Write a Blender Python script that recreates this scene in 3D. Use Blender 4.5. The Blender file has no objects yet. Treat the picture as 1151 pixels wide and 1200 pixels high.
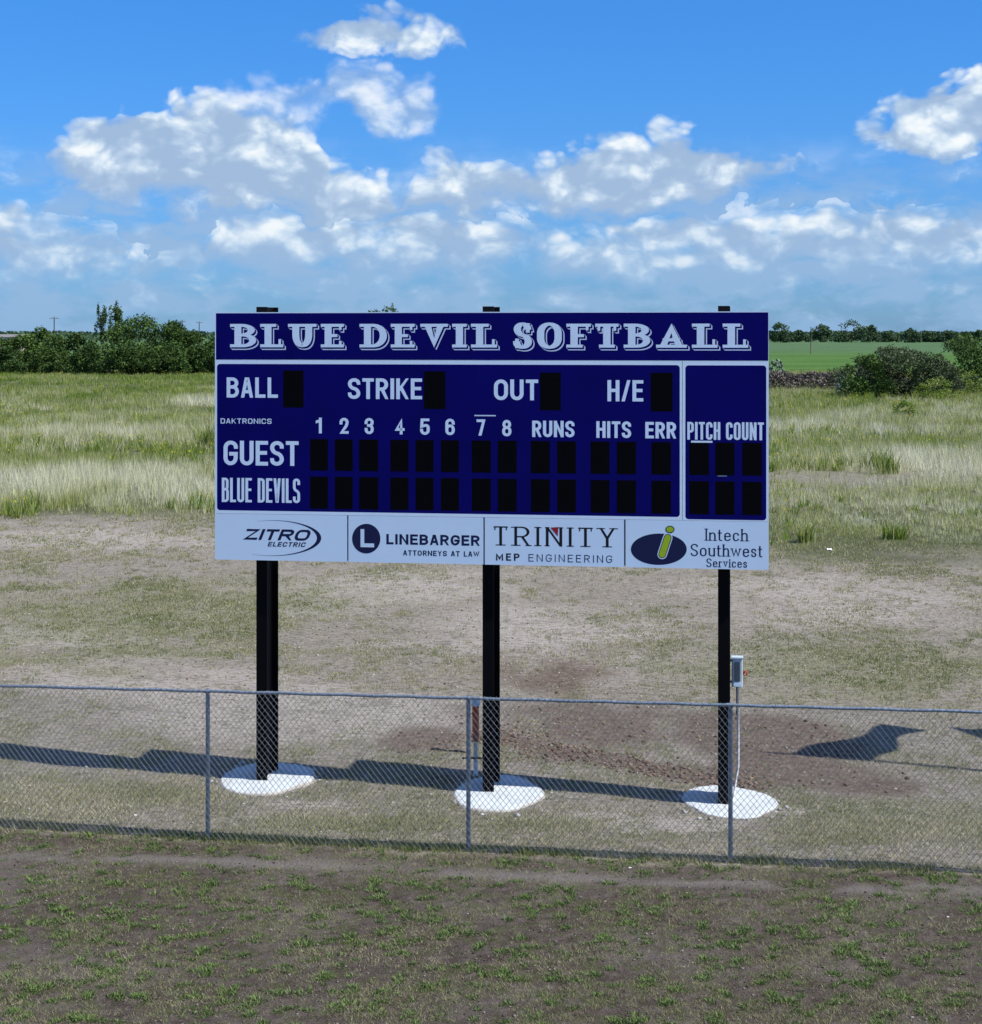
import bpy, math, random
import numpy as np
from mathutils import Vector, Matrix

R = math.radians
rng = np.random.default_rng(7)
random.seed(7)
sc = bpy.context.scene
COL = sc.collection

# ------------------------------------------------------------------ camera
F = 2100.0; CX = 575.5; HY = 390.0; H = 7.25          # focal length (photo px), centre, horizon, eye height
cam_d = bpy.data.cameras.new('camera'); cam = bpy.data.objects.new('camera', cam_d); COL.objects.link(cam)
cam.location = (0, 0, H); cam.rotation_euler = (R(90), 0, 0)
cam_d.sensor_fit = 'HORIZONTAL'; cam_d.sensor_width = 36; cam_d.lens = 36 * F / 1151
cam_d.shift_y = -210 / 1151
cam_d.clip_start = 0.1; cam_d.clip_end = 12000
sc.camera = cam
sc.view_settings.view_transform = 'Standard'; sc.view_settings.look = 'None'
sc.view_settings.gamma = 1; sc.view_settings.use_curve_mapping = False
sc.view_settings.exposure = 0.48

# ------------------------------------------------------------------ sun + sky
SUN_EL = 50.4; SUN_AZ = 19.5                 # shadows run left and 19.5 degrees back
to_sun = Vector((math.cos(R(SUN_AZ)) * math.cos(R(SUN_EL)), -math.sin(R(SUN_AZ)) * math.cos(R(SUN_EL)), math.sin(R(SUN_EL))))
sd = bpy.data.lights.new('sun', 'SUN'); sun = bpy.data.objects.new('sun', sd); COL.objects.link(sun)
sd.energy = 5.0; sd.angle = R(0.53); sd.color = (1.0, 0.955, 0.89)
sun.rotation_euler = to_sun.to_track_quat('Z', 'Y').to_euler(); sun.location = (20, -10, 40)

class NT:
    def __init__(s, tree): s.t = tree; s.n = tree.nodes; s.l = tree.links
    def new(s, typ, **kw):
        n = s.n.new(typ)
        for k, v in kw.items(): setattr(n, k, v)
        return n
    def put(s, sock, v):
        if v is None: return
        if isinstance(v, bpy.types.NodeSocket): s.l.new(v, sock)
        else: sock.default_value = v
    def math(s, op, a, b=None, c=None, clamp=False):
        n = s.new('ShaderNodeMath', operation=op, use_clamp=clamp)
        s.put(n.inputs[0], a); s.put(n.inputs[1], b); s.put(n.inputs[2], c)
        return n.outputs[0]
    def vm(s, op, a, b=None, c=None):
        n = s.new('ShaderNodeVectorMath', operation=op)
        s.put(n.inputs[0], a); s.put(n.inputs[1], b); s.put(n.inputs[2], c)
        return n.outputs['Value'] if op in ('LENGTH', 'DOT_PRODUCT') else n.outputs['Vector']
    def maprange(s, v, a, b, c=0.0, d=1.0, smooth=True):
        n = s.new('ShaderNodeMapRange', interpolation_type='SMOOTHSTEP' if smooth else 'LINEAR')
        s.put(n.inputs[0], v)
        for i, x in zip((1, 2, 3, 4), (a, b, c, d)): s.put(n.inputs[i], x)
        return n.outputs[0]
    def noise(s, vec, scale, detail=4, rough=.55, dist=0, dims='3D'):
        n = s.new('ShaderNodeTexNoise', noise_dimensions=dims)
        s.put(n.inputs['Vector'], vec); n.inputs['Scale'].default_value = scale
        n.inputs['Detail'].default_value = detail; n.inputs['Roughness'].default_value = rough
        n.inputs['Distortion'].default_value = dist
        return n.outputs[0]
    def mix(s, f, a, b, blend='MIX'):
        n = s.new('ShaderNodeMix', data_type='RGBA', blend_type=blend)
        s.put(n.inputs[0], f)
        s.put(n.inputs[6], (*a, 1) if isinstance(a, tuple) and len(a) == 3 else a)
        s.put(n.inputs[7], (*b, 1) if isinstance(b, tuple) and len(b) == 3 else b)
        return n.outputs[2]
    def ramp(s, f, stops):
        n = s.new('ShaderNodeValToRGB'); s.put(n.inputs[0], f); e = n.color_ramp.elements
        while len(e) < len(stops): e.new(0.5)
        for q, (p, c) in zip(e, stops): q.position = p; q.color = (*c, 1)
        return n.outputs[0]

world = bpy.data.worlds.new('World'); sc.world = world; world.use_nodes = True
W = NT(world.node_tree); W.n.clear()
# cumulus banks as tops and bases over azimuth (photo x, top y, base y, weight)
BANK_HIGH = [(335,36,50,0),(358,20,58,.6),(400,-2,64,.8),(440,-8,66,.85),(472,4,68,.8),(500,14,68,.75),(548,30,68,.65),(566,40,60,0),(985,146,160,0),(1006,132,176,.75),(1060,112,192,.85),(1100,92,194,.9),(1151,74,192,.9),(1215,80,185,.8),(1245,130,150,0)]
BANK_WISP = [(235,110,120,0),(262,80,140,.34),(330,86,170,.42),(372,72,172,.36),(400,58,130,.40),(432,52,176,.46),(468,66,180,.44),(505,74,176,.36),(535,110,130,0),(990,212,246,0),(1025,218,270,.7),(1075,228,270,.6),(1110,240,250,0)]
BANK_MAIN = [(44,195,200,0),(62,172,222,.8),(92,136,232,.95),(130,126,256,1),(180,106,262,1),(222,98,268,1),(265,92,270,.95),(300,112,276,.95),(345,118,280,1),(374,136,284,.95),(386,178,288,.9),(420,184,290,.95),(452,196,290,.95),(470,214,288,.8),(484,188,270,.85),(510,168,262,.95),(550,158,266,1),(590,178,266,.95),(620,178,272,1),(660,164,276,1),(700,142,276,1.0),(750,138,266,1.0),(790,130,262,1.0),(830,148,256,1.0),(870,160,242,1),(912,168,216,1),(945,176,208,.9),(958,190,196,0)]
BANK_LOW = [(-90,236,350,1),(0,228,350,1),(32,230,350,1),(62,248,350,1),(100,256,350,1),(150,272,350,1),(190,280,350,.95),(232,272,350,.85),(262,236,350,.95),(330,230,350,.95),(420,236,350,.95),(490,232,350,1),(545,224,350,1),(585,236,350,1),(620,250,350,1),(700,254,350,1),(760,244,350,1),(810,236,350,1),(850,232,350,1),(905,230,350,1),(960,240,350,1),(1005,246,350,1),(1040,232,350,1),(1080,238,350,1),(1112,242,350,1),(1151,256,350,1),(1240,244,350,1)]
X0R, X1R = -110, 1260
def bank(nt, fac, pts):
    st = []
    for x, tp, bs_, w in pts:
        st.append((((x - X0R) / (X1R - X0R)), ((HY - tp) / F, (HY - bs_) / F, w)))
    r = nt.ramp(fac, st); sp = nt.new('ShaderNodeSeparateColor'); nt.put(sp.inputs[0], r); return sp.outputs

tc = W.new('ShaderNodeTexCoord'); sep = W.new('ShaderNodeSeparateXYZ'); W.put(sep.inputs[0], tc.outputs['Generated'])
az = W.math('ARCTAN2', sep.outputs[0], sep.outputs[1])
rad = W.math('SQRT', W.math('ADD', W.math('MULTIPLY', sep.outputs[0], sep.outputs[0]), W.math('MULTIPLY', sep.outputs[1], sep.outputs[1])))
el = W.math('DIVIDE', sep.outputs[2], W.math('MAXIMUM', rad, .05))
cp = W.new('ShaderNodeCombineXYZ'); W.put(cp.inputs[0], az); W.put(cp.inputs[1], el); PP = cp.outputs[0]
warp = W.new('ShaderNodeTexNoise', noise_dimensions='2D'); W.put(warp.inputs['Vector'], PP)
warp.inputs['Scale'].default_value = 26; warp.inputs['Detail'].default_value = 3
PW = W.vm('ADD', PP, W.vm('MULTIPLY', W.vm('SUBTRACT', warp.outputs['Color'], (.5, .5, .5)), (.018, .010, 0)))
P3 = W.vm('MULTIPLY', PW, (1, 1.45, 1))
fb0 = W.noise(P3, 30, 7, .53, dims='2D'); fb1 = W.noise(W.vm('ADD', P3, (.004, .010, 0)), 30, 4, .53, dims='2D')
vo = W.new('ShaderNodeTexVoronoi', voronoi_dimensions='2D', feature='F1'); W.put(vo.inputs['Vector'], P3)
vo.inputs['Scale'].default_value = 40; vo.inputs['Detail'].default_value = 2; vo.inputs['Roughness'].default_value = .5
bil = W.math('SUBTRACT', .42, vo.outputs['Distance'])
spw = W.new('ShaderNodeSeparateXYZ'); W.put(spw.inputs[0], PW)
fac = W.math('MULTIPLY_ADD', spw.outputs[0], F / (X1R - X0R), (CX - X0R) / (X1R - X0R))
rag = W.math('MULTIPLY_ADD', fb0, .034, -.017)
vtop = W.math('ADD', spw.outputs[1], W.math('SUBTRACT', rag, W.math('MULTIPLY', bil, .013)))
vbot = W.math('MULTIPLY_ADD', fb0, .03, W.math('ADD', spw.outputs[1], -.015))
def layer(pts, sT, sB):
    o = bank(W, fac, pts)
    up = W.math('DIVIDE', W.math('SUBTRACT', o[0], vtop), sT, clamp=True); lo = W.math('DIVIDE', W.math('SUBTRACT', vbot, o[1]), sB, clamp=True)
    e = W.math('MULTIPLY', W.math('MINIMUM', up, lo), o[2])
    h = W.math('DIVIDE', W.math('SUBTRACT', vtop, o[1]), W.math('MAXIMUM', W.math('SUBTRACT', o[0], o[1]), .004), clamp=True)
    return e, h
gap = W.maprange(W.noise(W.vm('MULTIPLY', PW, (1, 2.0, 1)), 13, 3, .55, dims='2D'), .34, .50, .62, 1)
eM, hM = layer(BANK_MAIN, .015, .024); eL, hL = layer(BANK_LOW, .016, .030); eH, hH = layer(BANK_HIGH, .010, .010); eW, hW = layer(BANK_WISP, .012, .014)
# outside the frame the sky goes on with cumulus thinned to lessen fill light
outm = W.math('MAXIMUM', W.maprange(W.math('ABSOLUTE', az), .29, .34), W.maprange(el, .20, .26))
gen = W.noise(PP, 6, 3, .55, dims='2D')
eG = W.math('MULTIPLY', W.maprange(gen, .53, .66, 0, 1), outm)
inm = W.math('SUBTRACT', 1.0, outm)
E = W.math('MULTIPLY', W.math('MAXIMUM', W.math('MAXIMUM', eM, W.math('MULTIPLY', eL, gap)), W.math('MAXIMUM', eH, eW)), inm)
E = W.math('MAXIMUM', E, eG)
useL = W.math('GREATER_THAN', eL, W.math('MULTIPLY', eM, .9))
hh = W.math('ADD', W.math('MULTIPLY', useL, hL), W.math('MULTIPLY', W.math('SUBTRACT', 1.0, useL), hM))
hh = W.math('ADD', W.math('MULTIPLY', hh, W.math('SUBTRACT', 1.0, W.math('GREATER_THAN', W.math('MAXIMUM', eH, eG), .01))), W.math('MULTIPLY', W.math('GREATER_THAN', W.math('MAXIMUM', eH, eG), .01), .75))
D0 = W.math('ADD', E, W.math('MULTIPLY_ADD', fb0, .85, -.28))
mask = W.math('MULTIPLY', W.maprange(D0, .08, .95), W.maprange(E, .0, .30))
lit = W.math('ADD', W.math('MULTIPLY', hh, .62), W.math('MULTIPLY', W.math('SUBTRACT', fb0, fb1), 1.5))
lit = W.math('ADD', lit, W.math('MULTIPLY_ADD', bil, .85, .05))
lit = W.maprange(lit, -.10, .86)
ccol = W.ramp(lit, [(0.0, (.36, .50, .71)), (.35, (.50, .64, .82)), (.62, (.68, .80, .92)), (.85, (.86, .93, .98)), (1.0, (.96, .99, 1.0))])
# low clouds sink into the horizon haze
hz = W.maprange(el, .0, .085)
ccol = W.mix(W.maprange(el, .0, .08, .5, 0), ccol, (.235, .46, .76))
sky = W.new('ShaderNodeTexSky', sky_type='NISHITA', sun_disc=False)
sky.sun_elevation = R(SUN_EL); sky.sun_rotation = R(90 + SUN_AZ); sky.altitude = 0
sky.air_density = 1.0; sky.dust_density = .3; sky.ozone_density = 3.0
SKYK = 0.10
blue = W.mix(W.maprange(el, -.01, .19, 0, 1, False), (.245, .48, .97), (.205, .585, 1.085))
skyc = W.mix(1.0, sky.outputs[0], blue, 'MULTIPLY')
mask2 = W.math('MULTIPLY', mask, W.maprange(el, -.005, .055, .5, .98))
veil = W.math('MAXIMUM', mask2, W.math('MULTIPLY', W.maprange(W.noise(W.vm('MULTIPLY', PW, (1, 2.4, 1)), 19, 5, .6, dims='2D'), .34, .60, .08, .80), W.maprange(el, .115, .045)))
cl = W.mix(1.0, ccol, (.72 / SKYK, .72 / SKYK, .72 / SKYK), 'MULTIPLY')
final = W.mix(veil, skyc, cl)
bg = W.new('ShaderNodeBackground'); W.put(bg.inputs[0], final); bg.inputs[1].default_value = SKYK
wo = W.new('ShaderNodeOutputWorld'); W.put(wo.inputs[0], bg.outputs[0])

# ------------------------------------------------------------------ helpers
def tag(o, label=None, cat=None, group=None, kind=None):
    if label: o['label'] = label
    if cat: o['category'] = cat
    if group: o['group'] = group
    if kind: o['kind'] = kind
    return o
def empty(name, loc, rz=0, **kw):
    o = bpy.data.objects.new(name, None); COL.objects.link(o); o.empty_display_size = .3
    o.location = loc; o.rotation_euler = (0, 0, rz); tag(o, **kw); return o
def mesh_obj(name, verts, faces, mat, parent=None, smooth=False, loc=(0, 0, 0), mats=None, fm=None):
    me = bpy.data.meshes.new(name); me.from_pydata([tuple(v) for v in verts], [], [tuple(f) for f in faces]); me.update()
    for m in (mats or [mat]): me.materials.append(m)
    if fm is not None: me.polygons.foreach_set('material_index', np.array(fm, dtype=np.int32))
    if smooth: me.polygons.foreach_set('use_smooth', np.ones(len(me.polygons), dtype=bool))
    o = bpy.data.objects.new(name, me); COL.objects.link(o); o.parent = parent; o.location = loc
    return o
def big_mesh(name, V, Fa, mat, parent=None, attrs=None, smooth=False):
    """V (n,3) float, Fa (m,k) int, fast path; attrs: dict name -> per-vertex float"""
    V = np.ascontiguousarray(V, dtype=np.float32); Fa = np.ascontiguousarray(Fa, dtype=np.int32)
    me = bpy.data.meshes.new(name); n, k = Fa.shape
    me.vertices.add(len(V)); me.vertices.foreach_set('co', V.ravel())
    me.loops.add(n * k); me.loops.foreach_set('vertex_index', Fa.ravel())
    me.polygons.add(n); me.polygons.foreach_set('loop_start', np.arange(0, n * k, k, dtype=np.int32))
    if smooth: me.polygons.foreach_set('use_smooth', np.ones(n, dtype=bool))
    me.update(calc_edges=True)
    for an, av in (attrs or {}).items():
        if av.ndim == 2:
            a = me.attributes.new(an, 'FLOAT_COLOR', 'POINT'); a.data.foreach_set('color', np.ascontiguousarray(av, dtype=np.float32).ravel())
        else:
            a = me.attributes.new(an, 'FLOAT', 'POINT'); a.data.foreach_set('value', np.ascontiguousarray(av, dtype=np.float32))
    me.materials.append(mat)
    o = bpy.data.objects.new(name, me); COL.objects.link(o); o.parent = parent
    return o
class MB:
    def __init__(s): s.v = []; s.f = []
    def box(s, x0, x1, y0, y1, z0, z1, b=0.0):
        i = len(s.v)
        if b <= 0:
            s.v += [(x, y, z) for z in (z0, z1) for x, y in ((x0, y0), (x1, y0), (x1, y1), (x0, y1))]
            s.f += [(i, i+3, i+2, i+1), (i+4, i+5, i+6, i+7), (i, i+1, i+5, i+4), (i+1, i+2, i+6, i+5), (i+2, i+3, i+7, i+6), (i+3, i, i+4, i+7)]
        else:
            c = [(x0+b, y0), (x1-b, y0), (x1, y0+b), (x1, y1-b), (x1-b, y1), (x0+b, y1), (x0, y1-b), (x0, y0+b)]
            s.v += [(x, y, z) for z in (z0, z1) for x, y in c]
            s.f += [tuple(i + k for k in reversed(range(8))), tuple(i + 8 + k for k in range(8))]
            s.f += [(i+k, i+(k+1) % 8, i+8+(k+1) % 8, i+8+k) for k in range(8)]
        return s
    def tube(s, pts, rad, n=8, cap=True):
        pts = [Vector(p) for p in pts]; rr = rad if isinstance(rad, (list, tuple)) else [rad] * len(pts)
        i0 = len(s.v)
        for k, p in enumerate(pts):
            t = (pts[min(k+1, len(pts)-1)] - pts[max(k-1, 0)]).normalized()
            a = t.cross(Vector((0, 0, 1)) if abs(t.z) < .9 else Vector((0, 1, 0))).normalized(); b = t.cross(a)
            for j in range(n):
                w = 2 * math.pi * j / n
                s.v.append(tuple(p + (a * math.cos(w) + b * math.sin(w)) * rr[k]))
        for k in range(len(pts) - 1):
            for j in range(n):
                s.f.append((i0+k*n+j, i0+k*n+(j+1) % n, i0+(k+1)*n+(j+1) % n, i0+(k+1)*n+j))
        if cap:
            s.f.append(tuple(i0 + j for j in range(n))); s.f.append(tuple(i0 + (len(pts)-1)*n + j for j in reversed(range(n))))
        return s
    def build(s, name, mat, parent=None, smooth=False): return mesh_obj(name, s.v, s.f, mat, parent, smooth)

def vhash(ix, iy, seed):
    n = (ix.astype(np.int64) * 374761393 + iy.astype(np.int64) * 668265263 + seed * 1442695041) & 0x7fffffff
    n = ((n ^ (n >> 13)) * 1274126177) & 0x7fffffff
    return ((n ^ (n >> 16)) & 0xffff) / 65535.0
def vnoise(x, y, seed=0):
    ix = np.floor(x); iy = np.floor(y); fx = x - ix; fy = y - iy
    fx = fx*fx*(3-2*fx); fy = fy*fy*(3-2*fy)
    a = vhash(ix, iy, seed); b = vhash(ix+1, iy, seed); c = vhash(ix, iy+1, seed); e = vhash(ix+1, iy+1, seed)
    return (a*(1-fx)+b*fx)*(1-fy) + (c*(1-fx)+e*fx)*fy
def fbm(x, y, sx, sy=None, oct=4, seed=0):
    sy = sy or sx; r = np.zeros_like(x, dtype=float); amp = .5; t = 0
    for k in range(oct):
        r += amp * vnoise(x / sx * 2**k + 17*k, y / sy * 2**k + 5*k, seed + k); t += amp; amp *= .55
    return r / t
def sstep(x, a, b):
    t = np.clip((x - a) / (b - a), 0, 1); return t*t*(3-2*t)
def gy(py): return H * F / (py - HY)                    # flat-ground distance of a photo row
def gx(px, Y): return (px - CX) * Y / F
def ghz(x, y):                                          # gentle relief of the ground
    x = np.asarray(x, float); y = np.asarray(y, float)
    xs = 9 * np.tanh(x / 9)
    k = .012 * sstep(y, 18, 24) - .0265 * sstep(y, 24.5, 28) + .0145 * sstep(y, 34, 46)
    z = xs * k + .05 * sstep(-x, 5, 9) * sstep(y, 27, 31) * (1 - sstep(y, 34, 60))
    z = z + (fbm(x, y, 2.2, oct=3, seed=3) - .5) * .035 * (1 - sstep(y, 60, 120))
    z = z + (fbm(x, y, .35, oct=3, seed=11) - .5) * .022 * (1 - sstep(y, 30, 60))
    return z + (fbm(x, y, 60, oct=3, seed=21) - .5) * .5 * sstep(y, 70, 160)
def g1(x, y): return float(ghz(np.array([x]), np.array([y]))[0])

# ------------------------------------------------------------------ materials
def mat(name):
    m = bpy.data.materials.new(name); m.use_nodes = True; t = NT(m.node_tree)
    b = t.n['Principled BSDF']; return m, t, b
def plain(name, col, rough=.6, metal=0.0, var=.08, scale=6.0, spec=.5, bump=0.0):
    m, t, b = mat(name); tcn = t.new('ShaderNodeTexCoord')
    n = t.noise(tcn.outputs['Object'], scale, 5, .6)
    lo = tuple(max(0, c * (1 - var)) for c in col); hi = tuple(min(1, c * (1 + var)) for c in col)
    t.put(b.inputs['Base Color'], t.ramp(n, [(.3, lo), (.7, hi)]))
    b.inputs['Roughness'].default_value = rough; b.inputs['Metallic'].default_value = metal
    b.inputs['Specular IOR Level'].default_value = spec
    if bump:
        bn = t.new('ShaderNodeBump'); t.put(bn.inputs['Height'], n); bn.inputs['Strength'].default_value = bump; bn.inputs['Distance'].default_value = .02
        t.put(b.inputs['Normal'], bn.outputs[0])
    return m
M_navy = plain('navy_paint', (.0030, .0024, .112), .7, var=.16, scale=1.3, spec=.05)
M_white = plain('sign_white', (.72, .84, .96), .5, var=.03, spec=.3)
M_vinyl = plain('sponsor_vinyl', (.66, .81, .95), .5, var=.02, scale=1.5, spec=.3)
M_letter = plain('letter_vinyl', (.70, .83, .96), .5, var=.03, spec=.3)
M_outl = plain('outline_vinyl', (.62, .72, .86), .5, var=.03, spec=.3)
M_dark = plain('digit_black', (.002, .002, .003), .8, var=.2, scale=9, spec=.05)
M_ink = plain('navy_ink', (.010, .014, .06), .5, var=.03, spec=.2)
M_black = plain('black_ink', (.012, .012, .016), .5, var=.03, spec=.2)
M_red = plain('red_ink', (.30, .02, .03), .5, var=.03, spec=.2)
M_green = plain('green_ink', (.36, .50, .02), .5, var=.03, spec=.2)
M_post = plain('black_steel_paint', (.002, .002, .003), .6, var=.3, scale=3, spec=.10)
M_alu = plain('cabinet_aluminium', (.35, .36, .38), .5, .6)
M_galv = plain('galvanised_steel', (.24, .30, .37), .45, .6, var=.3, scale=18)
M_wire = plain('galvanised_wire', (.17, .185, .20), .5, .35, var=.35, scale=9)
M_boxg = plain('enclosure_grey', (.42, .50, .56), .5, var=.08)
M_boxd = plain('enclosure_dark', (.05, .07, .09), .5, var=.1)
M_redp = plain('red_plastic', (.45, .03, .02), .4, var=.1)
M_orange = plain('orange_wrap', (.42, .09, .035), .6, var=.2, scale=12)
M_pvc = plain('pvc_white', (.62, .66, .70), .45, var=.05)
M_cable = plain('cable_black', (.01, .01, .012), .5)
M_litter = plain('pale_scrap', (.75, .76, .75), .8, var=.1)
M_wood = plain('weathered_wood', (.09, .075, .065), .9, var=.3, scale=2)
M_bark = plain('bark', (.055, .042, .032), .95, var=.35, scale=4)
M_tan = plain('tan_wall', (.42, .36, .28), .8)
M_roof = plain('metal_roof', (.20, .19, .17), .5)
M_glass = plain('window_dark', (.02, .025, .03), .2)
M_cloth = plain('flag_cloth', (.45, .42, .42), .9)

# concrete
M_conc, t, b = mat('pale_concrete'); tcn = t.new('ShaderNodeTexCoord')
n = t.noise(tcn.outputs['Object'], 2.2, 7, .65); n2 = t.noise(tcn.outputs['Object'], 26, 5, .7)
c = t.mix(t.math('MULTIPLY', t.maprange(n, .35, .7), .55), (.52, .57, .59), (.38, .40, .40))
c = t.mix(t.maprange(n2, .50, .68, 0, .55), c, (.36, .33, .28)); c = t.mix(t.maprange(t.noise(tcn.outputs['Object'], 3.1, 5, .7), .56, .66, 0, .5), c, (.38, .35, .30)); rim = t.new('ShaderNodeAttribute', attribute_name='rim'); c = t.mix(t.maprange(t.math('ADD', rim.outputs['Fac'], t.noise(tcn.outputs['Object'], 5.5, 6, .7)), 1.05, 1.38, 0, .8), c, (.27, .235, .19)); t.put(b.inputs['Base Color'], c); b.inputs['Roughness'].default_value = .9
bn = t.new('ShaderNodeBump'); t.put(bn.inputs['Height'], n2); bn.inputs['Strength'].default_value = .5; bn.inputs['Distance'].default_value = .02; t.put(b.inputs['Normal'], bn.outputs[0])

def leafmat(name, stops, transl=.3, rough=.7):
    m = bpy.data.materials.new(name); m.use_nodes = True; t = NT(m.node_tree); b = t.n['Principled BSDF']
    at = t.new('ShaderNodeAttribute', attribute_name='tint')
    c = t.ramp(at.outputs['Fac'], stops)
    t.put(b.inputs['Base Color'], c); b.inputs['Roughness'].default_value = rough; b.inputs['Specular IOR Level'].default_value = .2
    tr = t.new('ShaderNodeBsdfTranslucent'); t.put(tr.inputs[0], c)
    mx = t.new('ShaderNodeMixShader'); mx.inputs[0].default_value = transl
    t.put(mx.inputs[1], b.outputs[0]); t.put(mx.inputs[2], tr.outputs[0]); t.put(t.n['Material Output'].inputs[0], mx.outputs[0])
    return m
M_grass = leafmat('tall_grass', [(0, (.09, .17, .02)), (.22, (.20, .27, .045)), (.42, (.33, .355, .11)), (.62, (.46, .455, .24)), (.85, (.60, .595, .40)), (1, (.72, .70, .52))], .4)
M_turf = leafmat('dry_turf_blade', [(0, (.08, .13, .03)), (.25, (.20, .225, .08)), (.5, (.33, .31, .18)), (.75, (.48, .43, .30)), (1, (.62, .57, .45))], .3)
M_gold = leafmat('yellow_flower', [(0, (.40, .42, .02)), (1, (.62, .52, .02))], .3)
M_weed = leafmat('weed_leaf', [(0, (.035, .075, .020)), (.5, (.085, .145, .036)), (1, (.17, .235, .075))], .25)
M_tree = leafmat('tree_leaf', [(0, (.020, .045, .010)), (.45, (.050, .098, .018)), (.8, (.105, .175, .030)), (1, (.20, .29, .055))], .12)
M_pale = leafmat('pale_tree_leaf', [(0, (.035, .052, .024)), (.5, (.068, .095, .042)), (1, (.15, .185, .075))], .10)
M_far = leafmat('far_leaf', [(0, (.03, .06, .03)), (.5, (.055, .10, .045)), (1, (.11, .17, .07))], .2)
M_cact = leafmat('cactus_pad', [(0, (.06, .10, .06)), (1, (.20, .26, .19))], 0.0)
M_brush = leafmat('dead_brush', [(0, (.055, .045, .04)), (.6, (.13, .11, .095)), (1, (.24, .21, .18))], .1)
M_clod = leafmat('soil_clod', [(0, (.07, .045, .032)), (.5, (.14, .092, .065)), (1, (.24, .17, .125))], 0.0, .95)

M_crumb = leafmat('soil_crumb', [(0, (.04, .032, .026)), (.6, (.11, .09, .075)), (1, (.24, .21, .185))], 0.0, .95)
M_crumbw = leafmat('concrete_crumb', [(0, (.22, .21, .19)), (1, (.48, .50, .50))], 0.0, .95)
M_pebble = leafmat('pebble', [(0, (.13, .115, .09)), (.6, (.25, .23, .19)), (1, (.45, .42, .37))], 0.0, .95)
# ------------------------------------------------------------------ ground
FA = Vector((-4.07, 25.7)); FB = Vector((3.26, 24.4)); FS = (FB.y - FA.y) / (FB.x - FA.x)   # fence line
def fence_y(x): return FA.y + (x - FA.x) * FS
def blob(x, y, px, py, rx, ry):            # soft patch given by photo spot and half sizes in metres
    Y = gy(py); X = gx(px, Y); return np.clip(1 - np.sqrt(((x - X) / rx)**2 + ((y - Y) / ry)**2), 0, 1)
def band(x, y, pa, qa, pb, qb, w):         # streak between two spots
    A = np.array((gx(pa, gy(qa)), gy(qa))); B = np.array((gx(pb, gy(qb)), gy(qb))); d = B - A; L2 = d @ d
    t = np.clip(((x - A[0]) * d[0] + (y - A[1]) * d[1]) / L2, 0, 1)
    return np.clip(1 - np.hypot(x - A[0] - t * d[0], y - A[1] - t * d[1]) / w, 0, 1)
def zones(x, y):
    nf = fence_y(x) - y                    # metres in front of the fence
    wob = (fbm(x, y, 1.2, oct=3, seed=31) - .5)
    fore = sstep(nf + wob * .5, .0, .35)
    strip = np.exp(-((nf - (.95 + .12 * np.clip(-x / 7, -1, 1)) + wob * .5) / .24)**2) * sstep(fbm(x, y, 1.6, .6, seed=33), .30, .5)
    dug = np.maximum.reduce([band(x, y, 572, 862, 868, 918, .62), blob(x, y, 700, 850, 3.4, 3.6) * .62, blob(x, y, 500, 868, 1.3, 1.6) * .7, blob(x, y, 640, 790, 3.0, 4) * .45,
                             blob(x, y, 1010, 915, 1.4, 1.0) * .8, blob(x, y, 890, 862, 2.6, 3.2), blob(x, y, 930, 900, 2.2, 1.3) * .9])
    dug = sstep(dug + (fbm(x, y, .8, 1.2, seed=41) - .5) * .6, .06, .48)
    pale = np.maximum.reduce([blob(x, y, 300, 830, 4, 4.5), blob(x, y, 470, 840, 3, 4) * .9, band(x, y, 735, 835, 850, 895, .55), band(x, y, 700, 815, 760, 850, .5), blob(x, y, 640, 740, 6, 10) * .8, blob(x, y, 370, 945, 1.1, .5), blob(x, y, 780, 965, 1.8, .7) * 1.3, blob(x, y, 930, 950, .8, .9),
                              blob(x, y, 700, 955, .9, .4), blob(x, y, 980, 900, .9, .5), blob(x, y, 160, 800, 5, 4) * .7, blob(x, y, 950, 700, 7, 9) * .8, blob(x, y, 60, 750, 4, 3) * .8, blob(x, y, 100, 630, 14, 7) * .7, blob(x, y, 470, 690, 7, 8) * .7])
    pale = sstep(pale + (fbm(x, y, 2.5, 1.8, seed=45) - .5) * .7, .2, .7)
    green = np.maximum.reduce([blob(x, y, 60, 940, 5, 1.6), blob(x, y, 400, 965, 3.2, .9), blob(x, y, 660, 965, 2.4, .8), blob(x, y, 1080, 950, 4.0, 2.4), blob(x, y, 170, 715, 9, 10) * .9, blob(x, y, 1060, 780, 9, 6) * .8, blob(x, y, 150, 770, 6, 5) * .6,
                               blob(x, y, 1000, 610, 12, 12) * .8])
    green = sstep(green + (fbm(x, y, 2.0, 1.5, seed=51) - .5) * .9, .15, .75)
    edge = 70 - 12 * sstep(x / y, .13, .17) + wob * 4 + (fbm(x, y, 9, 5, seed=55) - .5) * 8
    tall = sstep(y, edge - 3, edge + 3) * (1 - .75 * sstep(x / y, .12, .15) * np.exp(-((y - 90) / 9)**2))
    farf = sstep(y + (fbm(x, y, 80, seed=57) - .5) * 20, 335, 360)
    return fore, strip, dug, pale, green, tall, farf
ys = np.concatenate([np.linspace(-80, 10, 14)[:-1], np.linspace(10, 17, 24)[:-1], np.geomspace(17, 46, 330)[:-1], np.geomspace(46, 400, 190)[:-1], np.geomspace(400, 9000, 40)])
tt = np.linspace(-1, 1, 381); ss = .33 * tt + .67 * tt**3
YY, SS = np.meshgrid(ys, ss, indexing='ij')
XX = SS * (22 + .9 * np.abs(YY)); ZZ = ghz(XX, YY)
zo = zones(XX, np.maximum(YY, 1)); nr, nc = XX.shape
ii = np.arange((nr - 1) * nc).reshape(nr - 1, nc)[:, :-1].ravel()
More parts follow.
